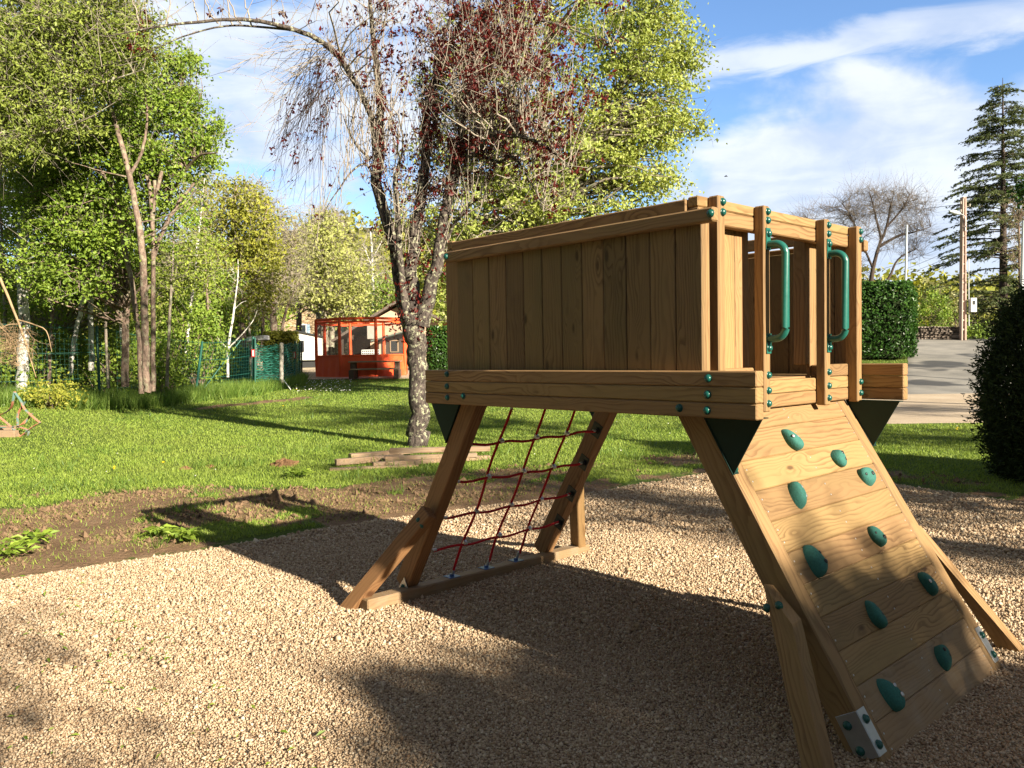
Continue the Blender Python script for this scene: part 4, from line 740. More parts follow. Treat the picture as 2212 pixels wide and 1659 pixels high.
for k, (x, y, rx, ry, n, lm, lab) in enumerate([(775, 650, 40, 55, 30, L_willow, 'olive green tree behind the kiosk right of the pale leaved tree'), (838, 640, 45, 60, 42, L_bushy, 'fresh green tree rising over the brown cottage roof'), (645, 590, 36, 45, 26, L_pale, 'dull greyish tree above the stone house gable'), (560, 690, 50, 60, 34, L_maple, 'shaded green tree behind the white board roof'), (450, 640, 60, 80, 44, L_maple, 'leafy green tree behind the leaning fence post')]):
    tree('broadleaf_tree', lab, 'tree', [58, 55, 52, 44, 34][k], [[(x, 790, 0, .2), (x, y, 0, .14), (x, y - ry * .6, 0, .06)]], [(x, y, rx, ry, n), (x, y + ry * .7, rx, ry * .6, n // 2)], lm, M_barkB, .17, 44, .9, GW, .6, .03, 2, 1.2, .012, M_twigP)

# bare tree, cedar, shrubs at the right
tree('bare_tree', 'leafless spreading tree behind the clipped laurel hedge', 'tree', 47,
 [[(1876, 690, 0, .16), (1880, 620, 0, .14), (1888, 570, 0, .11), (1900, 530, 0, .09), (1915, 490, 0, .065), (1925, 440, 0, .06)], [(1886, 580, 0, .07), (1860, 520, 0, .05), (1840, 470, 0, .035), (1820, 440, 0, .03)], [(1900, 532, 0, .09), (1940, 510, 0, .07), (1980, 500, 0, .04), (2010, 490, 0, .02)], [(1890, 640, 0, .12), (1920, 600, 0, .08), (1940, 560, 0, .05), (1975, 540, 0, .03)], [(1905, 520, 0, .08), (1890, 460, 0, .05), (1880, 420, 0, .03)], [(1915, 490, 0, .07), (1950, 450, 0, .05), (1965, 420, 0, .03)]],
 [(1880, 450, 70, 40, 60), (1940, 440, 60, 35, 60), (1970, 490, 50, 45, 50), (1830, 480, 50, 40, 36), (1900, 500, 80, 50, 60), (1980, 540, 35, 30, 20), (1780, 460, 50, 25, 16), (1840, 560, 40, 50, 18), (1900, 430, 90, 36, 50), (1990, 460, 40, 50, 26), (1830, 440, 50, 40, 30)],
 L_pale, M_twigD, .1, 0, .5, None, .9, .014, 8, 1.2, .0075, M_twigM, leafy=0)
tree('bare_tree', 'smaller leafless tree top showing above the play tower rail', 'tree', 58, [[(1745, 700, 0, .15), (1745, 560, 0, .1), (1748, 480, 0, .05)]], [(1745, 470, 45, 22, 40), (1740, 500, 40, 30, 20)], L_pale, M_twigD, .1, 0, .5, None, .8, .02, 4, 1.0, .009, M_twigM, leafy=0)
dC = 56; b = gpt(2166, dC); root = thing('cedar_tree', 'tall dark cedar with drooping sprays behind the concrete pole', 'tree', b)
m = MB(); k = MB(); top = P(2166, 168, dC); bot = P(2168, 740, dC); nb = 230; hh = np.sort(R.uniform(.02, .97, nb))
m.tubes(np.stack([bot + (top - bot) * q for q in np.linspace(0, 1, 12)]), .32 * (1 - np.linspace(0, 1, 12)) + .015, 8)
a = R.uniform(0, 2 * np.pi, nb); L = (1 - hh) ** .8 * 6.4 * R.uniform(.6, 1.15, nb) + .3; t8 = np.linspace(0, 1, 8)[None, :, None]
o = bot + (top - bot) * hh[:, None]; dr = np.stack([np.cos(a), np.sin(a), R.uniform(.05, .35, nb)], 1); br = o[:, None] + dr[:, None] * L[:, None, None] * t8 + np.array([0, 0, -1.]) * (t8 ** 2) * L[:, None, None] * .28
m.tubes(br, (.05 * (1 - hh) + .015)[:, None] * (1 - .8 * t8[..., 0]), 4, 0, False)
i = np.repeat(np.arange(nb), (L * 9).astype(int) + 3); q = R.uniform(.15, 1, len(i)); base = o[i] + dr[i] * (L[i] * q)[:, None] + np.array([0, 0, -1.]) * (q ** 2 * L[i] * .28)[:, None]
sd_ = np.cross(dr[i], [0, 0, 1.]) * np.where(R.uniform(0, 1, len(i)) > .5, 1, -1)[:, None]; dv = sd_ * .8 + dr[i] * .7 + R.normal(0, .15, (len(i), 3)) + np.array([0, 0, -.25]); ln = R.uniform(.3, .9, len(i)) * (1.15 - .5 * q)
tw = base[:, None] + dv[:, None] * ln[:, None, None] * t4 + np.array([0, 0, -.25]) * (t4 ** 2) * ln[:, None, None]; m.tubes(tw, np.broadcast_to(.010 * (1 - .6 * t4[..., 0]), (len(i), 4)), 3, 0, False)
j = R.integers(0, len(i), 44000); q = R.uniform(0, 1, 44000)[:, None]; c = base[j] + dv[j] * ln[j][:, None] * q + np.array([0, 0, -.25]) * q ** 2 * ln[j][:, None]
k.leaves(c + R.normal(0, .03, c.shape), .22 * R.uniform(.6, 1.3, len(c)), R.normal(size=c.shape) + [0, 0, .6], dv[j] + R.normal(0, .6, c.shape), .32)
m.build('trunk', M_twigD, root, True, False, loc=b); k.build('crown', L_cedar, root, False, False, loc=b)
for o_ in root.children: o_.location = (0, 0, 0)
tree('reddish_tree', 'brownish budding tree in front of the cedar at the right edge', 'tree', 44, [[(2205, 720, 0, .12), (2204, 600, 0, .09), (2200, 480, 0, .04)]], [(2190, 480, 30, 60, 26), (2200, 560, 35, 60, 22), (2225, 430, 25, 50, 18)], L_pale, M_barkB, .10, 8, .6, None, .8, .02, 6, .9, .010)
tree('broadleaf_tree', 'dark green leafy branch tips entering at the right edge', 'tree', 20, [[(2330, 900, 0, .14), (2320, 600, 0, .1), (2280, 450, 0, .06), (2215, 410, 0, .02)]], [(2215, 410, 16, 30, 7), (2255, 430, 40, 60, 20), (2320, 380, 70, 90, 40)], L_laurel, M_barkB, .12, 34, .4, None, .8, .02)

# ------------------------------------------------------------------ hedges and shrubs
def hedge_points(c, rx, ry, h, ang, n, power=4, thick=.35, dome=0):
    """points in the outer shell of a clipped block"""
    th = R.uniform(0, 2 * np.pi, n); ca, sa = np.cos(th), np.sin(th); rr_ = (np.abs(ca) ** power + np.abs(sa) ** power) ** (-1 / power); z = R.uniform(0, 1, n); topm = R.uniform(0, 1, n) < .3
    sh_ = np.where(topm, np.sqrt(R.uniform(0, 1, n)), 1 - thick * R.uniform(0, 1, n) ** 2 * .4); z = np.where(topm, 1 - .08 * R.uniform(0, 1, n), z); tap = np.where(z > .85, 1 - (z - .85) * .6, 1)
    if dome: z = R.uniform(0, 1, n); tap = np.minimum(1, .8 + z * .7) * np.sqrt(np.clip(1 - (np.maximum(z, .35) - .35) ** 2 / .43, .003, 1)); sh_ = 1 - .14 * R.uniform(0, 1, n) ** 2
    x, y = ca * rr_ * rx * sh_ * tap, sa * rr_ * ry * sh_ * tap; bump_ = 1 + .10 * (fbm(th * 3 + 9, z * 6, 3) - .45); x, y = x * bump_, y * bump_
    c_, s2 = math.cos(ang), math.sin(ang); return np.stack([c[0] + x * c_ - y * s2, c[1] + x * s2 + y * c_, c[2] + z * h], 1)
def hedge(name, label, c, rx, ry, h, ang, n, lm, size, aspect=.5, group=None, cat='hedge', power=4, spray=0, core=True, dome=0):
    root = thing(name, label, cat, c, 0, group); m = MB(); p = hedge_points(c, rx, ry, h, ang, n, power, .35, dome); ctr = np.array([c[0], c[1], c[2] + h * .45]); out = p - ctr; out /= np.linalg.norm(out, axis=1, keepdims=True)
    if spray:
        L = spray * R.uniform(.4, 1.3, n); d0 = out * .7 + np.array([0, 0, .55]) + R.normal(0, .35, (n, 3)); d0 /= np.linalg.norm(d0, axis=1, keepdims=True)
        q = R.uniform(0, 1, (n, 7)); c3 = p[:, None] + d0[:, None] * (L[:, None] * q)[..., None] + R.normal(0, .012, (n, 7, 3)); m.leaves(c3.reshape(-1, 3), size * R.uniform(.6, 1.3, n * 7), None, np.repeat(d0, 7, 0) + R.normal(0, .45, (n * 7, 3)), aspect)
    else: m.leaves(p + R.normal(0, .03, p.shape), size * R.uniform(.6, 1.3, n), out + R.normal(0, .6, p.shape), None, aspect)
    m.build('foliage', lm, root, False, False, loc=c)
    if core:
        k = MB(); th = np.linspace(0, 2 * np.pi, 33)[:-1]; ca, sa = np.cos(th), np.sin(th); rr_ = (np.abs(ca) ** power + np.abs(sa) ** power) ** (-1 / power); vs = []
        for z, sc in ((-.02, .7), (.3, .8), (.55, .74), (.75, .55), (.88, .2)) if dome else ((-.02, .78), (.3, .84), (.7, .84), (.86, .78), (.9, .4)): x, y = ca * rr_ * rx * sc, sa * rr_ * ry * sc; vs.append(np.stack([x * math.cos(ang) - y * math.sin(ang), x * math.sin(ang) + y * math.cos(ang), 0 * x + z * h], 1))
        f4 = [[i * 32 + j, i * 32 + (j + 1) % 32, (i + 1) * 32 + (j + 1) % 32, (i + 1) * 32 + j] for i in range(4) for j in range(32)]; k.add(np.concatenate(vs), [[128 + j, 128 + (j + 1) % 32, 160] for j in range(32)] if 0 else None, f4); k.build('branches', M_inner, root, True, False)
    for o in root.children: o.location = (0, 0, 0)
    return root
# thuja hedge at the right, running off towards the sun
p0 = np.array(l2w(.80, 7.55)); pe = np.array(l2w(4.2, 7.35)); ang = math.atan2(*(pe - p0)[::-1])
for k, q in enumerate((0, .31, .62, .93)):
    c = p0 + (pe - p0) * q; c = np.array([c[0] + .99, c[1] + .02, 0]); hedge('thuja_hedge', ['dark thuja bush beside the lawn at the right edge of the picture', 'second thuja of the row running right from the dark one', 'third thuja of the row running right from the dark one', 'last thuja of the row running right from the dark one'][k], c, .95, .95, [2.4, 2.9, 3.1, 3.2][k], ang, 15000 if k == 0 else 3500, L_thuja, .055 if k == 0 else .10, .34, 'thuja row', power=2.2, spray=.24, dome=1)
# clipped hedges and bushes farther off
c = gpt(1846, 37.5); hedge('laurel_hedge', 'clipped dark green laurel hedge block left of the asphalt lane', c, 2.5, 1.6, 3.35, -.25, 15000, L_laurel, .17)
c = gpt(952, 39); hedge('laurel_hedge', 'dark laurel bush between the plum trunk and the play tower', c, .62, .8, 2.1, 0, 4200, L_laurel, .15, power=3)
c = gpt(610, 39); hedge('clipped_hedge', 'bright green clipped hedge behind the green mesh fence', c, .80, .8, 2.0, .1, 6500, L_willow, .12, power=4)
def bush(name, label, x, yb, d, rx, h, n, lm, size, group=None, cat='shrub', stems=7, nl=26, rad=.32):
    b = gpt(x, d); root = thing(name, label, cat, b, 0, group); m = MB(); m_ = pxm(d); w_ = rx * m_; H = h * m_
    v = R.normal(size=(n, 3)); v /= np.linalg.norm(v, axis=1, keepdims=True); v *= (R.uniform(0, 1, n) ** .4)[:, None]; cl = b + np.stack([v[:, 0] * w_, v[:, 1] * w_ * .8, H * (.5 + .48 * v[:, 2])], 1)
    sk = np.concatenate([b, [.04]])[None]; connect(m, np.repeat(sk, 2, 0), cl[R.integers(0, n, min(n, 24))], .014, 4); m.build('stems', M_barkB, root, True, False, loc=b)
    k = MB(); foliage(k, cl, nl, rad, size, .8); k.build('foliage', lm, root, False, False, loc=b)
    for o in root.children: o.location = (0, 0, 0)
GU = 'undergrowth shrubs along the wire fence'
for k, (x, d, rx, h, n, lm, size, lab) in enumerate([
    (20, 22.5, 90, 110, 40, L_maple, .12, 'leafy shrub under the white birch at the left edge'), (135, 22, 80, 120, 36, L_bushy, .12, 'light green shrub left of the green fence post'), (110, 20, 60, 60, 26, L_willow, .09, 'low yellowish bramble in front of the birch'),
    (255, 23, 70, 130, 40, L_bushy, .12, 'bushy shrub just right of the green fence post'), (340, 20.5, 45, 150, 40, L_maple, .11, 'ivy covered bush at the foot of the slim brown trunk'), (400, 24.5, 55, 130, 36, L_bushy, .12, 'fresh shrub left of the leaning fence post'),
    (230, 27, 100, 200, 80, L_maple2, .12, 'tall shaded shrub deep in the wood behind the fence'), (70, 27.5, 110, 220, 80, L_maple2, .12, 'tall shrub deep in the wood behind the white birch'), (420, 30, 80, 190, 52, L_maple, .14, 'tall shrub in the wood behind the leaning post'), (520, 41, 70, 150, 40, L_laurel, .15, 'dark shrub behind the white board roof'),
    (310, 31, 90, 260, 80, L_maple2, .13, 'tall leafy thicket behind the slim brown trunk'), (150, 31, 110, 300, 100, L_willow, .13, 'tall leafy thicket behind the two pale birches'), (480, 34, 50, 90, 22, L_bushy, .13, 'low shrub behind the white stemmed sapling'), (0, 31, 120, 330, 100, L_maple2, .13, 'tall leafy thicket at the far left edge'), (180, 24.8, 75, 210, 60, L_bushy, .12, 'tall light green shrub between the two pale birches and the fence post'), (255, 24.2, 60, 240, 60, L_bushy, .12, 'tall light green shrub left of the slim brown trunk'), (370, 24.0, 60, 270, 70, L_bushy, .12, 'tall fresh green shrub right of the slim brown trunk'), (90, 24, 70, 230, 56, L_bushy, .12, 'tall light green shrub right of the white birch'), (430, 27, 55, 200, 50, L_bushy, .13, 'round fresh shrub behind the leaning fence post')]):
    bush('shrub', lab, x, 0, d + (3.2 if 100 < x < 500 and d < 25 and h > 62 else 0), rx, h * (1.1 if d < 25 else 1), n, lm, size, GU, nl=34, rad=.4)
for x, d, rx, h, n, lm, lab in [(2010, 51, 48, 105, 40, L_bushy, 'bright green bush behind the dry stone wall'), (2065, 54, 40, 70, 24, L_pale, 'dull bush behind the stone wall beside the pole'), (1985, 60, 60, 110, 30, L_bushy, 'tall pale green bush at the lane bend'), (2105, 46, 26, 34, 12, L_bushy, 'small yellow green bush at the foot of the pole'), (2110, 57, 60, 80, 30, L_cedar, 'dark bush under the cedar behind the meter box')]:
    bush('shrub', lab, x, 0, d, rx, h, n, lm, .17, None, nl=34, rad=.5)
# tall grass and weeds
def strip(n_):
    q = R.uniform(0, 1, n_); xs = np.interp(q, [0, .5, .8, 1], [-60, 330, 560, 660]); ds = np.interp(q, [0, .5, .8, 1], [19.5, 22.5, 26.5, 31]) + R.uniform(-.7, 2.6, n_); p = np.array([FWD + RGT * (x - 1106) / FV for x in xs]); return p[:, 0] * ds, p[:, 1] * ds
mb = MB(); v, N = blades(20000, strip, .18, .5, .0024, .4); mb.add(v, np.arange(N * 3).reshape(N, 3))
def tufts(n_):
    d = 6.3 * (40 / 6.3) ** R.uniform(0, 1, n_); a = R.uniform(-.6, .45, n_); x, y = d * np.sin(a), d * np.cos(a); u, v = w2l(x, y); k = (gedge(u, v) < -.02) & (fbm(x * 1.2, y * 1.2, 3) > .55) & (dirt_mask(x, y) < .8) & ~((x > 3.5) & (y > 16)) & ~((y > 33.2) & (x > -10)); return x[k], y[k]
v, N = blades(60000, tufts, .07, .16, .0026, .5); mb.add(v, np.arange(N * 3).reshape(N, 3))
tag(mb.build('tall_grass', L_tall, attr=False), 'long rough grass along the fence and in tufts on the lawn', 'grass', kind='stuff')
mb = MB()
x, y = lawn(3600); k = R.uniform(0, 1, len(x)) < .05; x, y = x[k], y[k]; z = height(x, y) + .07
mb.leaves(np.stack([x, y, z], 1), .022, np.array([0, -.5, 1.]) + R.normal(0, .2, (len(x), 3)), None, .9, 0)
q = np.array([gpt(x_, d_) for x_, d_ in zip(R.uniform(640, 760, 160), R.uniform(26, 33, 160))]); mb.leaves(q + [0, 0, .09], .045, np.array([0, -.5, 1.]) + R.normal(0, .3, q.shape), None, .9, 0)
q = np.array([Gz(348, 835 + 0, 0)] * 0 + [Gz(348, 1008 - 174 + 0, .0)] * 0 + [gpt(xx, dd) for xx, dd in ((348, 11.4), (240, 10.9), (460, 20.5), (470, 20.3), (640, 27), (610, 21), (745, 30), (1010, 15), (2068, 14.5))]); mb.leaves(np.repeat(q, 3, 0) + [0, 0, .10] + R.normal(0, .008, (27, 3)), .036, np.array([0, -.6, 1.]) + R.normal(0, .2, (27, 3)), None, 1., 1)
M_daisy = plain('daisy_white', (.75, .74, .70), .7); M_dand = plain('dandelion_yellow', (.75, .55, .01), .7)
tag(mb.build('lawn_flowers', [M_daisy, M_dand], attr=False), 'scattered white daisies and yellow dandelions in the lawn', 'flowers', kind='stuff')
GWd = 'weeds rooted at the gravel edge'
for x, y, s_, lab in [(70, 1175, .20, 'leafy weed clump at the left gravel edge, largest of them'), (345, 1155, .14, 'plantain weed by the gravel edge left of the tower shadow'), (400, 1165, .15, 'small weed where the tower shadow meets the gravel'), (20, 1205, .22, 'weed clump cut by the left picture edge'), (650, 1030, .2, 'broad leaved weed tuft below the large molehill')]:
    g = Gz(x, y, .02); root = thing('weed', lab, 'plant', g, 0, GWd); m = MB(); n = 70; a = R.uniform(0, 2 * np.pi, n); r_ = R.uniform(.05, 1, n) * s_; c = np.stack([np.cos(a) * r_, np.sin(a) * r_, s_ * R.uniform(.1, .45, n)], 1); dv = np.stack([np.cos(a), np.sin(a), .4 + 0 * a], 1)
    m.leaves(c, .09 * R.uniform(.6, 1.3, n), R.normal(0, .35, (n, 3)) + [0, 0, 1], dv, .45); o = m.build('leaves', L_maple, root, False, False)
# fallen leaves and grass scraps on the gravel
mb = MB(); n = 260; u = R.uniform(-3, 1.5, n); v = -1.2 - np.abs(R.normal(0, 1., n)); x, y = l2w(u, v); k = gedge(u, v) > .02; x, y, u, v = x[k], y[k], u[k], v[k]; mb.leaves(np.stack([x, y, gravel_z(u, v) + .02], 1), R.uniform(.02, .05, len(x)), R.normal(0, .3, (len(x), 3)) + [0, 0, 1], None, .35)
tag(mb.build('fallen_leaves', L_maple, attr=False), 'torn grass scraps and leaves scattered on the gravel at the left', 'leaves', kind='stuff')
# molehills
M_soil = plain('crumbly_soil', (.20, .115, .06), .95, 0, .5, 22, 1.0, .1)
for x, y, s_, lab in [(615, 1006, .22, 'large brown molehill left of the plank pile, biggest of them'), (455, 1010, .11, 'small molehill left of the large one'), (400, 1014, .12, 'dark molehill leftmost on the lawn'), (510, 946, .16, 'molehill in the shade higher up the lawn'), (525, 970, .12, 'molehill just above the large one')]:
    g = Gz(x, y, .01); m = MB(); n = 26; vs = []; 
    for i in range(7):
        q = i / 6; a = np.arange(n) / n * 2 * np.pi; rr_ = s_ * (1 - q) * (1 + .25 * R.normal(0, .5, n)) + .002; vs.append(np.stack([g[0] + rr_ * np.cos(a), g[1] + rr_ * np.sin(a), g[2] - .02 + s_ * .5 * (1 - (1 - q) ** 2) + R.normal(0, .012 * s_ / .2, n)], 1))
    f4 = [[i * n + j, i * n + (j + 1) % n, (i + 1) * n + (j + 1) % n, (i + 1) * n + j] for i in range(6) for j in range(n)]; m.add(np.concatenate(vs), None, f4); tag(m.build('molehill', M_soil, smooth=False, attr=False, loc=g), lab, 'molehill', 'molehills in the lawn')
# plank pile
GP = 'old planks piled by the plum tree'
for (x0, y0, x1, y1, z, th, dp, lab) in [(841, 980, 1059, 975, .135, .07, .13, 'topmost plank of the pile by the plum trunk'), (759, 990, 900, 979, .06, .06, .14, 'plank at the back of the pile, left end stepping down'), (727, 1006, 872, 994, .035, .085, .10, 'thick squared timber at the left of the plank pile'),
    (832, 996, 1031, 988, .07, .06, .12, 'middle plank lying under the topmost one'), (807, 1009, 1060, 993, .02, .06, .12, 'long front plank of the pile reaching furthest right'), (712, 1019, 905, 1010, .0, .04, .12, 'thin plank lying flat on the grass in front')]:
    a, b = Gz(x0, y0, z), Gz(x1, y1, z); dr = (b - a) / np.linalg.norm(b - a); back = np.array([-dr[1], dr[0], 0]); m = MB(); m.beam(a + back * dp / 2 + [0, 0, th / 2], b + back * dp / 2 + [0, 0, th / 2], dp, th, (0, 0, 1), .005); c = (a + b) / 2
    tag(m.build('plank', M_old, loc=c), lab, 'plank', GP)
# rusty cast-iron bench end and the timbers under it
dB = 15.4; root = thing('bench_frame', 'rusty teal cast iron bench end standing on old timbers', 'bench frame', gpt(45, dB))
def bar(parts, w_=.05, th=.012):
    m = MB(); pts = np.array([P(q[0], q[1], dB + q[2]) for q in parts]); a, _ = spline(pts, np.ones(len(pts)), 4)
    for i in range(len(a) - 1): m.beam(a[i], a[i + 1] + (a[i + 1] - a[i]) * .08, w_, th, np.cross(a[i + 1] - a[i], [.3, 1, 0.1]), .002)
    o = m.build('bar', M_rust); o.parent = root; o.matrix_parent_inverse = Matrix.Translation(-Vector(root.location)); 
for b_ in ([(31, 846, 0), (45, 866, 0), (52, 882, 0), (66, 896, 0), (80, 908, 0), (87, 913, 0)], [(87, 913, 0), (72, 921, 0), (56, 933, 0), (44, 944, 0)], [(31, 846, 0), (28, 866, 0), (24, 880, .1), (14, 890, .2), (0, 896, .3), (-20, 905, .3)], [(54, 868, .05), (44, 884, .05), (38, 898, .05), (39, 924, .05)], [(-2, 900, 0), (16, 915, 0), (32, 930, 0), (45, 945, 0)], [(-2, 924, 0), (24, 922, 0), (46, 917, 0), (60, 905, .1), (70, 893, .1)], [(42, 922, .05), (58, 928, .05), (62, 935, .05), (57, 945, .05)]): bar(b_)
for (x0, y0, x1, y1, dd, th, lab) in [(-60, 946, 36, 940, -.1, .13, 'weathered timber in front under the rusty bench end'), (-60, 928, 30, 922, .35, .14, 'weathered timber behind under the rusty bench end')]:
    a, b = P(x0, y0, dB + dd), P(x1, y1, dB + dd); a[2] = height(a[0], a[1]) + th / 2; b[2] = height(b[0], b[1]) + th / 2; m = MB(); m.beam(a, b, .15, th, (0, 0, 1), .008); tag(m.build('timber', M_old, loc=(a + b) / 2), lab, 'timber', 'timbers under the bench end')
# dead brushwood at the left edge
b = gpt(30, 19.2); root = thing('dead_branch', 'dry brown dead branch hanging over the undergrowth at the left edge', 'branch', b); m = MB()
sk = limbs(m, [[(0, 600, 0, .035), (25, 660, 0, .03), (52, 730, 0, .025), (70, 790, 0, .012), (78, 815, 0, .006)], [(35, 690, 0, .02), (70, 700, 0, .016), (100, 715, 0, .012), (112, 760, 0, .005)], [(40, 700, 0, .02), (10, 705, 0, .015), (-30, 740, 0, .01)], [(-20, 690, 0, .02), (10, 715, 0, .015), (30, 745, 0, .012), (40, 790, 0, .006)]], 19.2, 6)
tips = blob_clusters([(25, 745, 60, 55, 90)], 19.2, .5); pts = connect(m, sk, tips, .010, 4); twiglets(m, tips, 4, .4, .005, -.3); m.build('twigs', plain('dead_wood', (.38, .26, .15), .9, 0, .25, 8, .2), root, True, False, loc=b)
for o in root.children: o.location = (0, 0, 0)

# ------------------------------------------------------------------ fences
F1 = thing('wire_fence', 'green wire fence with thin metal posts in front of the wood', 'fence', gpt(213, 23.2))
inv1 = Matrix.Translation(-Vector(F1.location))
def under(o, root): o.parent = root; o.matrix_parent_inverse = Matrix.Translation(-Vector(root.location)); return o
fp_ = []
for x, d, tx, ty, bx, by in [(-60, 21, -62, 690, -60, 890), (213, 23.2, 209, 705, 216, 868), (428, 26, 437, 738, 420, 853), (547, 28.2, 547, 728, 547, 842)]:
    m = MB(); a, b = P(bx, by, d), P(tx, ty, d); m.tube([a - [0, 0, .2], b], .04, 8); under(m.build('post', M_fgreen, None, True, False), F1); fp_.append((a, b))
    m = MB(); m.dome(b, (0, 0, 1), .034, .02, 8); under(m.build('post_cap', M_fgreen, None, True, False), F1)
m = MB(); m.tube([P(520, 735, 27.6), P(432, 850, 26.4)], .022, 6); under(m.build('brace', M_fgreen, None, True, False), F1)
for q in (.98, .66, .33, .05):
    m = MB(); pts = [a + (b - a) * q for a, b in fp_]; L = []
    for i in range(3): L += [pts[i] + (pts[i + 1] - pts[i]) * t - np.array([0, 0, .05 * math.sin(t * math.pi)]) for t in np.linspace(0, 1, 8)[:-1]]
    m.tube(L + [pts[-1]], .007, 4); under(m.build('wire', M_fgreen, None, True, False), F1)
m = MB()
for (a0, b0), (a1, b1) in zip(fp_[:-1], fp_[1:]):
    n = int(np.linalg.norm(a1 - a0) / .11); t = np.arange(n) / n; bot_ = a0 + (a1 - a0) * t[:, None]; top_ = b0 + (b1 - b0) * t[:, None]; m.tubes(np.stack([bot_, (bot_ + top_) / 2, top_], 1), np.full((n, 3), .0032), 3, 0, False)
    q = np.linspace(.05, .95, 15)[:, None]; l_ = a0 + (b0 - a0) * q; r_ = a1 + (b1 - a1) * q; m.tubes(np.stack([l_, (l_ + r_) / 2, r_], 1), np.full((15, 3), .0032), 3, 0, False)
o = under(m.build('mesh', M_fgreen, None, True, False), F1)
F2 = thing('mesh_fence', 'sagging dark green plastic mesh fence with grey post beside the kiosk', 'fence', gpt(600, 28.5))
cols = [(547, 28.2, 742, 822), (578, 28.4, 745, 824), (608, 28.6, 743, 826), (626, 30.2, 741, 818), (640, 32, 741, 812), (650, 34, 741, 806)]
tp = np.array([P(c[0], c[2], c[1]) for c in cols]); bt = np.array([P(c[0], c[3], c[1]) for c in cols]); tt, _ = spline(tp, np.ones(6), 24); bb, _ = spline(bt, np.ones(6), 24)
n = len(tt); sag = .09 * np.abs(np.sin(np.arange(n) / n * np.pi * 3.3)); tt[:, 2] -= sag * .6; m = MB()
K = 15; q = np.linspace(0, 1, K); grid = bb[:, None] * (1 - q)[None, :, None] + tt[:, None] * q[None, :, None]; nrm = np.array([.1, -1, 0]); wav = .05 * np.sin(np.arange(n)[:, None] * .35 + np.sin(q * 23)[None] * .9); grid = grid + nrm * wav[..., None]; grid[..., 2] += .018 * np.sin(np.arange(n)[:, None] * .6 + q[None] * 30)
idx = np.round(np.linspace(0, n - 1, n)).astype(int); m.tubes(np.swapaxes(grid, 0, 1), np.full((K, n), .014), 3, 0, False)
m.tubes(grid[::2], np.full((len(grid[::2]), K), .006), 3, 0, False)
under(m.build('netting', M_net, None, True, False), F2)
for (x, d, ty, by, r_, mt) in [(608, 28.5, 741, 848, .075, M_concrete), (551, 28.1, 730, 842, .028, M_fgreen), (637, 31.5, 738, 815, .03, M_fgreen), (652, 34, 738, 805, .03, M_black), (648, 33.2, 736, 806, .03, M_fgreen)]:
    m = MB(); m.tube([P(x, by, d), P(x, ty, d)], r_, 10); m.dome(P(x, ty, d), (0, 0, 1), r_, .01, 10); under(m.build('post', mt, None, True, False), F2)
M_red = plain('red_plastic', (.55, .03, .03), .4)
for x, y, d in [(547, 763, 28.05), (636, 767, 31.3)]:
    m = MB(); c = P(x, y, d - .06); m.box(c, (.12, .012, .26), None, .003); m.box(c - [0, .009, 0], (.05, .008, .20), None, .002, 1); under(m.build('reflector', [M_red, M_whitep], None, False, False), F2)
m = MB(); m.beam(P(612, 820, 28.3), P(628, 842, 27.9), .03, .03); under(m.build('brace', M_whitep, None), F2)
F3 = thing('mesh_fence', 'low blue green mesh fence crossing the meadow behind the sapling', 'fence', gpt(475, 36)); m = MB(); x = np.linspace(455, 540, 80); d = np.linspace(38, 34.5, 80); g = np.array([gpt(a, b) for a, b in zip(x, d)])
m.tubes(np.stack([g, g + [0, 0, .7], g + [0, 0, 1.35]], 1), np.full((80, 3), .012), 3, 0, False); m.tubes(np.stack([g + [0, 0, q] for q in np.linspace(.05, 1.35, 14)], 0), np.full((14, 80), .010), 3, 0, False); under(m.build('netting', M_net, None, True, False), F3)
for k in (2, 30, 58, 78): m = MB(); m.tube([g[k] - [0, 0, .1], g[k] + [0, 0, 1.45]], .03, 6); under(m.build('post', M_fgreen, None, True, False), F3)

# ------------------------------------------------------------------ orange kiosk, picnic table
dK = 36.; kc = gpt(786, dK); K_ = thing('kiosk', 'orange canvas sided open topped gazebo with mesh windows', 'gazebo', kc, 0)
Rk = 2.02; va = [math.radians(-90 + a) for a in (-74, -18, 26, 72, 118, 162, 207, 248)]
ring = np.array([[Rk * math.cos(a), Rk * math.sin(a)] for a in va]); yb, ys, yt = 0., .88, 2.48
m = MB()
for i in range(8):
    a, b = ring[i], ring[(i + 1) % 8]; n = 14; t = np.linspace(0, 1, n)[:, None]; p = a + (b - a) * t; out = p / np.linalg.norm(p, axis=1, keepdims=True); fold = (.02 * np.sin(t[:, 0] * 22 + i * 2) + .012 * np.sin(t[:, 0] * 51 + i)); zs = np.linspace(yb, ys, 6); 
    v = np.stack([np.concatenate([p + out * (fold[:, None] * (1 - q * .6) + .06 * (1 - q)), np.full((n, 1), z)], 1) for q, z in zip(np.linspace(0, 1, 6), zs)]); vi = v * [.985, .985, 1]; f4 = [[r_ * n + c_, r_ * n + c_ + 1, (r_ + 1) * n + c_ + 1, (r_ + 1) * n + c_] for r_ in range(5) for c_ in range(n - 1)]
    m.add(v.reshape(-1, 3), None, f4); m.add(vi.reshape(-1, 3), None, np.array(f4)[:, ::-1])
m.build('skirt', M_orange, K_, True, False)
for i in range(8):
    m = MB(); a = ring[i]; m.tube([[a[0], a[1], 0], [a[0] * 1.003, a[1] * 1.003, ys], [a[0], a[1], yt]], [.055, .075, .06], 8); m.build('pole', M_orange, K_, True, False)
m = MB()
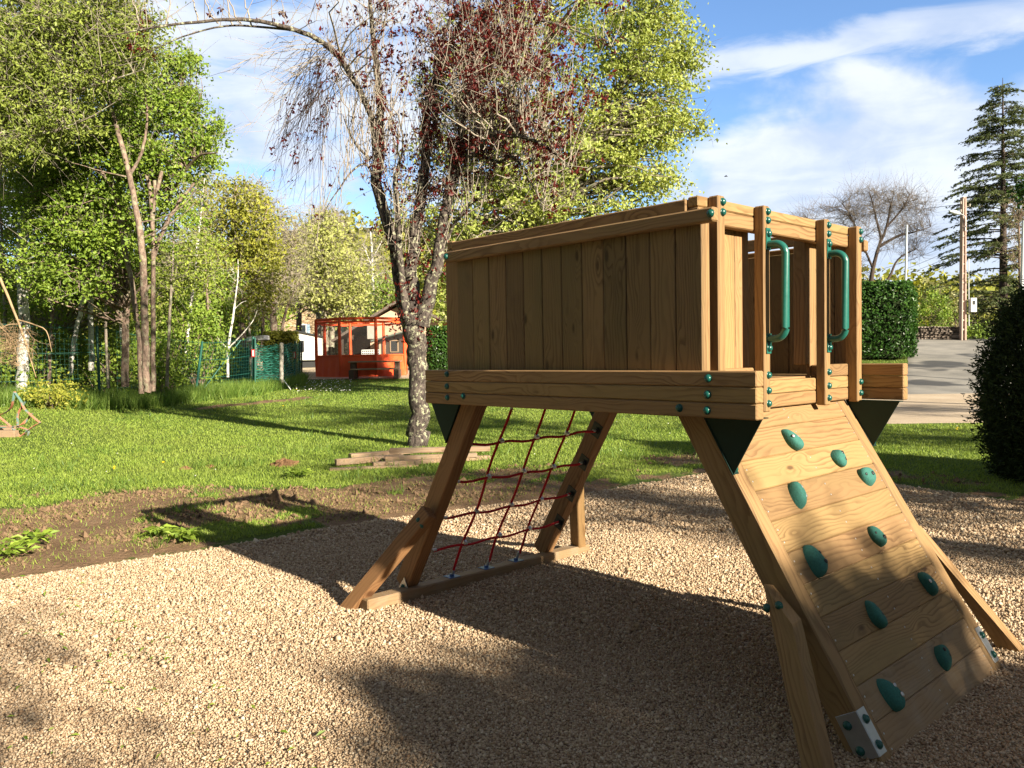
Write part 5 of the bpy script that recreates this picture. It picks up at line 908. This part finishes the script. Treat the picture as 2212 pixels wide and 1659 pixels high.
for i in range(8):
    a, b = ring[i], ring[(i + 1) % 8]; A, B = np.array([*a, 0]), np.array([*b, 0])
    for z, h_ in ((yt - .02, .11), (ys + .02, .07)): m.beam(A + [0, 0, z], B + [0, 0, z], .05, h_, (0, 0, 1), .015)
    n = 12; t = np.linspace(0, 1, n)[:, None]; p = A + (B - A) * t; dip = .05 * np.abs(np.sin(t * np.pi * 2)); v = np.stack([p + [0, 0, yt - .11], p + np.concatenate([0 * t, 0 * t, yt - .17 - dip], 1)]); m.add(v.reshape(-1, 3), None, [[c_, c_ + 1, n + c_ + 1, n + c_] for c_ in range(n - 1)])
m.build('valance', M_orange, K_, False, False)
def fmesh(t):
    p = objc(t); x, y, z = t.xyz(p); tr = t.n('ShaderNodeBsdfTransparent'); mm = t.n('ShaderNodeMixShader', _0=.12); t.l(tr.outputs[0], mm.inputs[1]); t.l(bsdf(t, (.10, .09, .085), .6), mm.inputs[2]); return mm.outputs[0]
M_screen = mat('mesh_screen', fmesh)
for i in range(8):
    a, b = ring[i] * .985, ring[(i + 1) % 8] * .985; m = MB(); m.add([[*a, ys], [*b, ys], [*b, yt - .12], [*a, yt - .12]], None, [[0, 1, 2, 3]]); m.build('window', M_screen, K_, False, False)
tg = gpt(812, 33.6); PT = thing('picnic_table', 'massive dark wooden picnic table in front of the orange kiosk', 'table', tg, .05)
m = MB(); 
for k in range(3): m.box((0, -.26 + .26 * k, .715), (2.12, .25, .06), None, .008)
m.build('tabletop', M_old, PT)
for x in (-.90, .90):
    m = MB(); m.box((x, 0, .34), (.20, .62, .685), None, .01); m.build('leg', M_darkwood, PT)
    for y in (-.62, .62): m = MB(); m.box((x, y, .19), (.20, .26, .38), None, .01); m.build('leg', M_darkwood, PT)
for y in (-.62, .62): m = MB(); m.box((0, y, .41), (1.86, .30, .055), None, .008); m.build('bench_seat', M_old, PT)
sheet('terrace', (tuple(gpt(560, 34.3)[:2]), tuple(gpt(1010, 33.0)[:2]), tuple(gpt(1010, 47)[:2]), tuple(gpt(560, 47)[:2])), M_pale, 'pale gravel terrace around the kiosk and the cottage', 'ground', .03, 40, 40)
# crates and boiler box inside the porch are seen through the kiosk
for x, y, d, sx, sz, lab in [(801, 766, 43.5, .85, .62, 'white plastic crate standing in the dark porch')]:
    g = gpt(x, d); c = P(x, y, d); root = thing('crate', lab, 'crate', (c[0], c[1], g[2])); m = MB(); w_, h_ = sx, .95
    for z in np.linspace(.1, h_, 8): 
        for (cx, cy, lx, ly) in ((0, -.3, w_, .03), (0, .3, w_, .03), (-w_ / 2, 0, .03, .6), (w_ / 2, 0, .03, .6)): m.box((cx, cy, z), (lx, ly, .045), None, .005)
    for x_ in np.linspace(-w_ / 2, w_ / 2, 9):
        for y_ in (-.3, .3): m.box((x_, y_, h_ / 2), (.035, .035, h_), None, .005)
    m.box((0, 0, .06), (w_, .6, .05), None, .005); m.build('crate_body', M_whitep, root, False, False)

# ------------------------------------------------------------------ buildings
M_rend = plain('peach_render', (.62, .43, .30), .9, 0, .15, 2.5, .2)
def tiles(name, a, b):
    def f(t):
        g = t.attr('gc'); x, y, z = t.xyz(g); n = t.noise(g, 3, 4, .6); s_ = t.m('SINE', t.m('MULTIPLY', x, 34)); rw = t.m('FRACT', t.m('MULTIPLY', y, 3.2)); c = t.mix(n, a, b); c = t.mix(t.m('MULTIPLY', t.ss(rw, .85, 1), .6), c, tuple(q * .4 for q in a)); return bsdf(t, c, .9, 0, t.bump(t.m('ADD', s_, rw), .8, .04), .2)
    return mat(name, f)
M_tileD = tiles('dark_roof_tiles', (.075, .058, .048), (.19, .15, .125)); M_tileR = tiles('clay_roof_tiles', (.30, .20, .13), (.46, .34, .25))
def stone(name, pal, sx=3.2, sy=7.):
    def f(t):
        p = objc(t); x, y, z = t.xyz(p); q = t.comb(t.m('MULTIPLY', t.m('ADD', x, y), sx), t.m('MULTIPLY', z, sy), 0); v = t.n('ShaderNodeTexVoronoi', feature='F1'); t.l(q, v.inputs['Vector']); v.inputs['Scale'].default_value = 1; e = t.n('ShaderNodeTexVoronoi', feature='DISTANCE_TO_EDGE'); t.l(q, e.inputs['Vector']); e.inputs['Scale'].default_value = 1
        n = t.noise(p, 14, 4, .6); c = t.ramp(t.m('ADD', t.m('MULTIPLY', t.xyz(v.outputs['Color'])[0], .8), t.m('MULTIPLY', n, .2)), pal); ed = t.ss(e.outputs['Distance'], .02, .09); c = t.mix(ed, tuple(q_ * .55 for q_ in pal[0][1]), c); return bsdf(t, c, .92, 0, t.bump(t.m('ADD', ed, n), .8, .03), .2)
    return mat(name, f)
M_stone1 = stone('tan_stone_wall', [(.1, (.36, .25, .15)), (.5, (.52, .38, .24)), (.9, (.62, .48, .34))]); M_dry = stone('dry_stone', [(.1, (.09, .07, .055)), (.5, (.20, .16, .13)), (.9, (.30, .25, .21))], 1.6, 8)
M_glass = plain('dark_glass', (.03, .035, .04), .12, 0, .1, 1, 0); M_shut = plain('pale_blue_shutter', (.34, .50, .66), .55); M_dark = plain('shadowed_boards', (.06, .045, .035), .8, 0, .3, 4, .3); M_teal = plain('grey_green_sheet_roof', (.16, .20, .17), .6, .1, .15, 4, .1)  # dark boards: brown hut wall, and porch shade put into the colour
def siding(t):
    x, y, z = t.xyz(objc(t)); s_ = t.m('FRACT', t.m('MULTIPLY', z, 6.5)); return bsdf(t, t.mix(t.ss(s_, .9, 1), (.78, .77, .72), (.40, .39, .37)), .55, 0, t.bump(s_, .5, .02))
M_side = mat('white_siding', siding)
def roofslab(m, a, b, depth, th=.14, mat_=0):     # a->b is the slope edge at the front, extruded backwards along +y
    a, b = np.array(a, float), np.array(b, float); d = b - a; L = np.linalg.norm(d); d /= L; y = np.array([0, 1., 0]); n = np.cross(d, y); n = n if n[2] > 0 else -n
    v = np.array([a, b, b + y * depth, a + y * depth]); v = np.concatenate([v, v + n * th]); g = np.array([[0, 0, 0], [0, L, 0], [depth, L, 0], [depth, 0, 0]]); g = np.concatenate([g, g + [0, 0, .1]])
    m.add(v, None, [[0, 1, 2, 3], [7, 6, 5, 4], [0, 4, 5, 1], [1, 5, 6, 2], [2, 6, 7, 3], [3, 7, 4, 0]], g, mat_)
# brown roofed cottage behind the kiosk
dH = 46.; hb = gpt(880, dH); H1 = thing('cottage', 'peach walled cottage with long dark tiled roof behind kiosk and plum', 'house', hb); sc = pxm(dH)
lx = lambda x: (x - 880) * sc; lz = lambda y: P(880, y, dH)[2] - hb[2]
apex = (lx(864), 0, lz(654)); rg = (lx(976), 0, lz(702)); lg = (lx(722), 0, lz(737)); m = MB()
m.prism([(lx(800), .3, -.3), (lx(966), .3, -.3), (lx(966), .3, lz(704)), (lx(864), .3, lz(660)), (lx(800), .3, lz(694))], (0, 7, 0)); m.build('wall', M_rend, H1, False, False)
m = MB(); roofslab(m, (apex[0], -.3, apex[2]), (rg[0], -.3, rg[2]), 8); roofslab(m, (lg[0], -.3, lg[2]), (apex[0], -.3, apex[2]), 8); m.build('roof', M_tileD, H1, False)
m = MB(); m.prism([(lx(728), 4, -.3), (lx(800), 4, -.3), (lx(800), 4, lz(697)), (lx(728), 4, lz(736))], (0, 3, 0)); m.prism([(lx(735), .2, -.3), (lx(742), .2, -.3), (lx(742), .2, lz(730)), (lx(735), .2, lz(733))], (0, .15, 0)); m.build('porch', M_dark, H1, False, False)
m = MB(); m.box((lx(775), 2.0, lz(760) - .3), (.9, .2, 2.6), None, .02); m.box((lx(748), 1.6, lz(752) - .2), (.35, .3, 2.6), None, .02); m.build('door', M_darkwood, H1)
m = MB(); m.box((lx(806), .12, lz(717)), (.55, .35, .75), None, .02); m.build('cooling_unit', M_concrete, H1, False, False)
m = MB(); m.prism([(lx(822), -1.2, -.2), (lx(905), -1.2, -.2), (lx(905), -1.2, lz(727)), (lx(822), -1.2, lz(742))], (0, 1.45, 0)); m.build('front_wall', M_dark, H1, False, False)
m = MB(); a, b = np.array([lx(816), -1.9, lz(738)]), np.array([lx(912), -1.9, lz(712)]); roofslab(m, a, b, 2.2, .07); m.build('lean_to_roof', M_teal, H1, False)
for x0, x1, y0, y1, dep in [(852, 868, 736, 760, -1.2), (828, 832, 740, 768, -1.2), (838, 842, 745, 770, -1.2)]:
    m = MB(); c = ((lx(x0) + lx(x1)) / 2, dep - .02, (lz(y0) + lz(y1)) / 2); w_, h_ = lx(x1) - lx(x0), lz(y0) - lz(y1)
    if x0 == 852: m.box((c[0] - w_ / 2, c[1], c[2]), (.06, .06, h_), None, .005); m.box((c[0] + w_ / 2, c[1], c[2]), (.06, .06, h_), None, .005); m.box((c[0], c[1], c[2] + h_ / 2), (w_, .06, .06), None, .005); m.box((c[0], c[1], c[2] - h_ / 2), (w_, .06, .06), None, .005); wn = m.build('window', M_old, H1, False, False); m = MB(); m.box(c, (w_ - .06, .03, h_ - .06), None, .003); m.build('pane', M_glass, wn, False, False)
    else: m.box(c, (w_, .05, h_), None, .005); m.build('shutter', M_rend, H1, False, False)
m = MB(); m.box((lx(973), .6, lz(692)), (.16, .16, 1.0), None, .01); m.build('downpipe', M_whitep, H1, False, False)
m = MB(); m.box((lx(968), .22, lz(745)), (.5, .15, 2.6), None, .02); m.build('door', plain('orange_wood_door', (.45, .20, .08), .6), H1, False, False)
# stone house with blue shutters
dS = 60.; hb = gpt(680, dS); H2 = thing('stone_house', 'tan stone house with clay roof and pale blue shutters', 'house', hb); sc = pxm(dS); lx = lambda x: (x - 680) * sc; lz = lambda y: P(680, y, dS)[2] - hb[2]
m = MB(); m.prism([(lx(606), 0, -.5), (lx(752), 0, -.5), (lx(752), 0, lz(700)), (lx(680), 0, lz(664)), (lx(606), 0, lz(702))], (0, 9, 0)); m.build('wall', M_stone1, H2, False, False)
m = MB(); roofslab(m, (lx(600), -.4, lz(704)), (lx(680), -.4, lz(662)), 9.8, .16); roofslab(m, (lx(680), -.4, lz(662)), (lx(758), -.4, lz(701)), 9.8, .16); m.build('roof', M_tileR, H2, False)
for x0, x1, y0, y1 in [(655, 664, 702, 718), (726, 736, 703, 722)]:
    m = MB(); c = ((lx(x0) + lx(x1)) / 2, -.03, (lz(y0) + lz(y1)) / 2); w_, h_ = lx(x1) - lx(x0), lz(y0) - lz(y1); m.box(c, (w_ + .14, .08, h_ + .14), None, .01); wn = m.build('window', M_whitep, H2, False, False); m = MB(); m.box((c[0], -.06, c[2]), (w_, .06, h_), None, .005); m.build('pane', M_glass, wn, False, False)
    for sg in (-1, 1): m = MB(); m.box((c[0] + sg * (w_ * .85 + .1), -.05, c[2]), (w_ * .62, .06, h_ + .1), None, .01); m.build('shutter', M_shut, H2, False, False)
# mobile home
dM = 44.; hb = gpt(668, dM); H3 = thing('mobile_home', 'white sided mobile home between the mesh fence and the kiosk', 'mobile home', hb, math.radians(18)); sc = pxm(dM)
m = MB(); z0 = .45; zt = P(668, 718, dM)[2] - hb[2]; m.prism([(-.62, 0, z0), (.75, 0, z0), (.75, 0, zt - .30), (-.62, 0, zt + .02)], (0, 8, 0)); m.build('wall', M_side, H3, False, False)
m = MB(); roofslab(m, (-.72, -.12, zt + .05), (.85, -.12, zt - .30), 8.3, .08); m.build('roof', M_black, H3, False)
m = MB(); m.box((-.40, -.03, zt - .75), (.36, .05, .62), None, .01); wn = m.build('window', M_black, H3, False, False); m = MB(); m.box((-.40, -.05, zt - .75), (.28, .04, .54), None, .005); m.build('pane', M_glass, wn, False, False)
m = MB(); m.box((.05, 4, .22), (1.2, 7.6, .40), None, .02); m.build('chassis', M_black, H3, False, False)
for y in (.5,): m = MB(); m.tube([(-.3, y, .14), (-.1, y, .14)], .16, 14); m.build('wheel', M_black, H3, True, False)
# white board shelter
b0 = gpt(550, 37.5); SH = thing('board_shelter', 'white slanted board on posts left of the bright clipped hedge', 'shelter', b0); a, b = P(527, 735, 37.5), P(576, 729, 37.5); m = MB(); m.beam(a, b, .9, .20, (0, 0, 1), .01); under(m.build('roof', M_whitep, None), SH)
for x in (545, 553): m = MB(); m.tube([gpt(x, 37.5) - [0, 0, .05], P(x, 734, 37.5)], .05, 8); under(m.build('post', M_whitep, None, True, False), SH)

# ------------------------------------------------------------------ lane side: wall, pole, wires, flagpoles, sign
w0, w1 = gpt(1972, 46.5), gpt(2078, 45.5); STW = MB(); n = 26
for r_ in range(7):
    for k in range(n):
        t = (k + R.uniform(.2, .8) + .5 * (r_ % 2)) / n; p = w0 + (w1 - w0) * min(t, .985); STW.box(p + [R.normal(0, .02), R.normal(0, .03), .055 + .105 * r_ + R.normal(0, .01)], (R.uniform(.10, .22), .42, R.uniform(.07, .11)), None, .018)
STW.beam(w0 + [0, .05, .36], w1 + [0, .05, .36], .30, .70, (0, 0, 1), .01)
tag(STW.build('stone_wall', M_dry, loc=w0), 'low dry stone wall at the top of the lane', 'wall')
b0 = gpt(2079, 45.3); PL = thing('utility_pole', 'pinkish concrete utility pole with street lamp and meter box', 'pole', b0); inv0 = b0
dp_ = 45.3; topz = P(2075, 430, dp_)[2] - b0[2]; ox_ = P(2073, 430, dp_)[0] - b0[0]; m = MB()
for sx in (-.105, .105): m.beam((sx, 0, -.3), (ox_ + sx * .62, 0, topz), .075, .30, (0, 1, 0), .008)
for z in np.arange(.6, topz - .3, .52): q = z / topz; m.box((ox_ * q, 0, z), (.18, .22, .09), None, .01)
m.box((ox_, 0, topz - .02), (.22, .30, .10), None, .01); m.build('shaft', M_polec, PL, False)
za = P(2075, 474, dp_)[2] - b0[2]; m = MB(); m.tube([(ox_ * .9, -.2, za - .7), (ox_ * .9, -.22, za - .1), (ox_ * .9 - .12, -.26, za + .12), (ox_ * .9 - .5, -.4, za + .22)], .03, 8, sub=5); arm = m.build('lamp_arm', M_steel, PL, True, False)
m = MB(); c = np.array([ox_ * .9 - .68, -.45, za + .26]); th = np.linspace(0, 1, 9); m.tubes(np.stack([c + [.38 * (1 - 2 * q), .12 * (1 - 2 * q), -.06 * (1 - 2 * q)] for q in th]), .02 + .10 * np.sin(th * np.pi) ** .7, 10); m.build('lamp_head', M_greyp, arm, True, False)
m = MB(); m.box((.42, -.28, P(2088, 660, dp_)[2] - b0[2]), (.34, .18, .78), None, .02); mbx = m.build('meter_box', M_whitep, PL, False, False); m = MB(); m.box((.42, -.38, P(2088, 655, dp_)[2] - b0[2]), (.14, .03, .22), None, .008); m.build('dial', M_black, mbx, False, False)
m = MB(); m.tube([(.30, -.1, .8), (.27, -.1, P(2088, 560, dp_)[2] - b0[2])], .025, 6); m.build('conduit', M_greyp, PL, True, False)
for sx, zz in ((-.2, topz - .35), (.3, topz - .5), (-.2, topz - .8)): m = MB(); m.tube([(ox_, 0, zz), (ox_ + sx, -.1, zz)], .02, 6); m.tube([(ox_ + sx, -.1, zz), (ox_ + sx, -.1, zz + .14)], .04, 8); m.build('insulator', M_concrete, PL, True, False)
ptop = b0 + [ox_, 0, topz]
for k, (za, x1, y1, d1, lab) in enumerate([(-.35, 1400, 470, 62, 'highest overhead wire running left from the concrete pole'), (-2.3, 1780, 600, 80, 'second overhead wire running left from the pole'), (-2.6, 1800, 615, 80, 'third overhead wire running left from the pole'), (-2.95, 1790, 628, 78, 'fourth overhead wire running left from the pole'), (-3.3, 1800, 655, 70, 'lowest overhead wire sagging left from the pole')]):
    a = ptop + [0, 0, za]; b = P(x1, y1, d1); t = np.linspace(0, 1, 24)[:, None]; pts = a + (b - a) * t - np.array([0, 0, 1.]) * np.sin(t * np.pi) * .55; m = MB(); m.tubes(pts, np.full(24, .013), 4); tag(m.build('overhead_wire', M_black, None, True, False, loc=a), lab, 'wire', 'overhead wires at the lane')
for x, d, ty, lab in [(1953, 41, 490, 'white flagpole rising behind the laurel hedge'), (2203, 28, 482, 'white flagpole above the dark thuja at the right edge')]:
    g = gpt(x, d); p = P(x, ty, d); root = thing('flagpole', lab, 'flagpole', g, 0, 'white flagpoles'); m = MB(); m.tube([(0, 0, -.1), (p[0] - g[0], 0, p[2] - g[2])], [.065, .05], 10); m.build('shaft', M_greyp, root, True, False); m = MB(); m.dome((p[0] - g[0], 0, p[2] - g[2]), (0, 0, 1), .055, .06, 10); m.build('finial', M_greyp, root, True, False)
g = gpt(1836, 34.5); SG_ = thing('sign', 'red upright sign lettered OUVERT seen past the tower post', 'sign', g, -.15); m = MB(); ms = pxm(34.5); hS = 1.25; zc = P(1832, 728, 34.5)[2] - g[2]; m.box((0, 0, zc), (.62, .03, hS), None, .01); m.build('panel', plain('crimson_panel', (.55, .012, .06), .45, 0, .05, 2, 0), SG_, False, False)
for sx in (-.26, .26): m = MB(); m.tube([(sx, .05, -.1), (sx, .05, zc + .5)], .025, 8); m.build('post', M_steel, SG_, True, False)
dg = bpy.context.evaluated_depsgraph_get
for k, ch in enumerate('OUVERT'):
    cu = bpy.data.curves.new('letter', 'FONT'); cu.body = ch; cu.size = .23; cu.extrude = .004; cu.align_x = 'CENTER'; cu.materials.append(M_whitep); o = bpy.data.objects.new('letter', cu); C.objects.link(o); bpy.context.view_layer.update(); me_ = bpy.data.meshes.new_from_object(o.evaluated_get(dg())); bpy.data.objects.remove(o); o = bpy.data.objects.new('letter', me_); C.objects.link(o); o.parent = SG_; o.location = (-.02, -.022, zc + .40 - .185 * k); o.rotation_euler = (math.pi / 2, 0, 0)
m = MB(); m.beam((-.2, -.022, zc - .58), (.15, -.022, zc - .58), .012, .05, (0, 1, 0), .001); m.build('arrow', M_whitep, SG_, False, False)
# a small bird
bc = P(1568, 381, 60); root = thing('bird', 'small dark bird gliding in the sky right of the linden', 'bird', bc); m = MB(); m.tubes(np.array([[-.13, 0, 0], [-.07, 0, .005], [0, 0, .01], [.08, 0, .01], [.13, 0, .005], [.15, 0, 0]]), np.array([.012, .028, .04, .034, .022, .004]), 10); m.build('body', M_black, root, True, False)
for sg in (-1, 1): m = MB(); m.prism([(.05, 0, .02), (.03, sg * .12, .07), (-.02, sg * .30, .02), (-.05, sg * .14, .045), (-.05, 0, .02)], (0, 0, .006)); m.build('wing', M_black, root, False, False)

# ------------------------------------------------------------------ far hills
def hill(name, pts, depth, label, seed):
    m = MB(); n = 160; K = 26; xs = np.linspace(pts[0][0], pts[-1][0], n); ys = np.interp(xs, [p[0] for p in pts], [p[1] for p in pts]); g = np.random.default_rng(seed); rows_ = []
    for k in range(K):
        q = k / (K - 1); d = depth * (.55 + .45 * q); zt = np.array([P(x, y, depth)[2] for x, y in zip(xs, ys)]); base = 2.; z = base + (zt - base) * q ** 1.1
        X_ = np.array([P(x, 770, d)[0] for x in xs]); Y_ = np.full(n, d); z = z + .04 * (zt - base) * (fbm(X_ * .06 + seed, Y_ * .06, 4) - .45) - .5 * (k == 0) * 4; rows_.append(np.stack([X_, Y_, z], 1))
    v = np.stack(rows_); back = v[-1].copy(); back[:, 1] += 40; back[:, 2] -= 30; v = np.concatenate([v, back[None]]); f4 = [[k * n + j, k * n + j + 1, (k + 1) * n + j + 1, (k + 1) * n + j] for k in range(K) for j in range(n - 1)]; m.add(v.reshape(-1, 3), None, f4); o = tag(m.build(name, M_hill, None, True, False), label, 'hill', kind='structure'); return v[:-1]
M_hill = mat('hill_ground', lambda t: bsdf(t, t.mix(t.noise(objc(t), .3, 5, .6), (.05, .07, .025), (.16, .17, .07)), .95, 0, None, .1))
hv = hill('hill', [(-700, 640), (0, 600), (400, 560), (560, 545), (640, 520), (700, 505), (760, 496), (850, 494), (950, 500), (1300, 560), (1700, 640), (1800, 660)], 150, 'wooded hillside closing the valley behind the kiosk', 3)
hv2 = hill('hill', [(1500, 640), (1800, 632), (1950, 628), (2100, 634), (2300, 630), (2800, 640)], 130, 'low wooded ridge beyond the lane', 5)
mb = MB(); n = 1500; K, J = hv.shape[0], hv.shape[1]; pk = hv[R.integers(2, K, n), R.integers(20, J - 10, n)]; pk2 = hv2[R.integers(2, K, 500), R.integers(5, J - 5, 500)]; pc = np.concatenate([pk, pk2]) + R.normal(0, .8, (n + 500, 3)); rad = R.uniform(1.6, 3.4, len(pc)); kk = 26; i = np.repeat(np.arange(len(pc)), kk); v = R.normal(size=(len(i), 3)); v /= np.linalg.norm(v, axis=1, keepdims=True); c = pc[i] + v * rad[i][:, None] * np.array([1, 1, 1.1]) * R.uniform(.5, 1, len(i))[:, None] + [0, 0, 1.]
mid = (i % 5) < 2
mb.leaves(c[mid], R.uniform(.5, 1.3, mid.sum()), v[mid] + R.normal(0, .4, (mid.sum(), 3)), None, .8, 0); mb.leaves(c[~mid], R.uniform(.5, 1.3, (~mid).sum()), v[~mid] + R.normal(0, .4, ((~mid).sum(), 3)), None, .8, 1)
tag(mb.build('woods', [L_pale, L_willow], attr=False), 'far spring woodland covering the hills', 'woods', kind='stuff')

# ------------------------------------------------------------------ trees out of the frame on the sunny side: they shade the foreground as in the photograph
GO = 'trees and hedges beside the photographer'
def side_tree(label, u, v, h0, h1, rad_, ncl, nl, lm, size, name='broadleaf_tree'):
    x, y = l2w(u, v); b = np.array([x, y, float(height(x, y))]); root = thing(name, label, 'tree', b, 0, GO); m = MB(); t = np.linspace(0, 1, 9)[:, None]; pts = b + np.concatenate([R.normal(0, .08, (9, 2)) * t, t * h1 * .9], 1); rr_ = .17 * (1 - .8 * t[:, 0]) + .02; m.tubes(pts, rr_, 8); sk = np.concatenate([pts, rr_[:, None]], 1)
    v_ = R.normal(size=(ncl, 3)); v_ /= np.linalg.norm(v_, axis=1, keepdims=True); v_ *= (R.uniform(0, 1, ncl) ** .45)[:, None]; cl = b + np.stack([v_[:, 0] * rad_, v_[:, 1] * rad_, (h0 + h1) / 2 + v_[:, 2] * (h1 - h0) / 2], 1); connect(m, sk, cl, .03); twiglets(m, cl, 4, .8, .008); m.build('trunk', M_barkG, root, True, False, loc=b)
    k = MB(); foliage(k, cl, nl, .45, size, .7); k.build('crown', lm, root, False, False, loc=b)
    for o in root.children: o.location = (0, 0, 0)
for k, (v_, h_) in enumerate([(-4.9, 4.2), (-3.3, 4.8), (-1.7, 5.45), (-.2, 5.75), (1.2, 5.75)]):
    side_tree(['leafy tree of the row behind the photographer, nearest the lawn corner', 'leafy tree of the row behind the photographer, second along', 'leafy tree of the row behind the photographer, third along', 'leafy tree of the row behind the photographer, fourth along', 'leafy tree of the row behind the photographer, last along'][k], 13.6 + .3 * (k % 2), v_, .2, h_, 1.25, 230, 95, L_maple, .19)
for k, (x, y) in enumerate([(-15, 9), (-17, 3), (-15, -4), (-10, -10), (-3, -14)]):  # added unseen thickets: they block low sky light and darken the tower side
    hedge('thicket', ['thicket at the wood edge left of the photographer, first', 'thicket at the wood edge left of the photographer, second', 'thicket at the wood edge left of the photographer, third', 'thicket at the wood edge behind left, fourth', 'thicket at the wood edge behind left, fifth'][k], np.array([x, y, 0.]), 3.4, 2.6, 8.5, .4 * k, 7000, L_maple, .5, .7, GO, 'shrub', 2.2, dome=1)
side_tree('thinly leaved tree behind the photographer, nearer one', 10.5, -3.0, 3.6, 6.4, 1.9, 60, 20, L_maple, .14)
side_tree('thinly leaved tree behind the photographer, farther one', 15., 4.4, 5.6, 9.0, 1.8, 40, 12, L_maple, .14)
side_tree('thinly leaved tree at the right of the photographer', 12., 4.4, 3.4, 9.0, 2.0, 84, 18, L_maple, .14)
side_tree('tall leafy tree at the right behind the thuja row', 8.0, 8.6, 6.2, 10.6, 2.3, 80, 36, L_maple, .15)
side_tree('leafy tree at the right beyond the thuja row', 9.5, 7.2, 1.2, 6.2, 1.4, 90, 46, L_maple, .15)
side_tree('tall leafy tree at the right near the pale drive', 14., 12.5, 4.0, 9.5, 2.6, 90, 30, L_maple, .15)
side_tree('tall leafy tree at the right along the lane', 12, 19.5, 2.5, 9.0, 2.6, 90, 30, L_maple, .15)
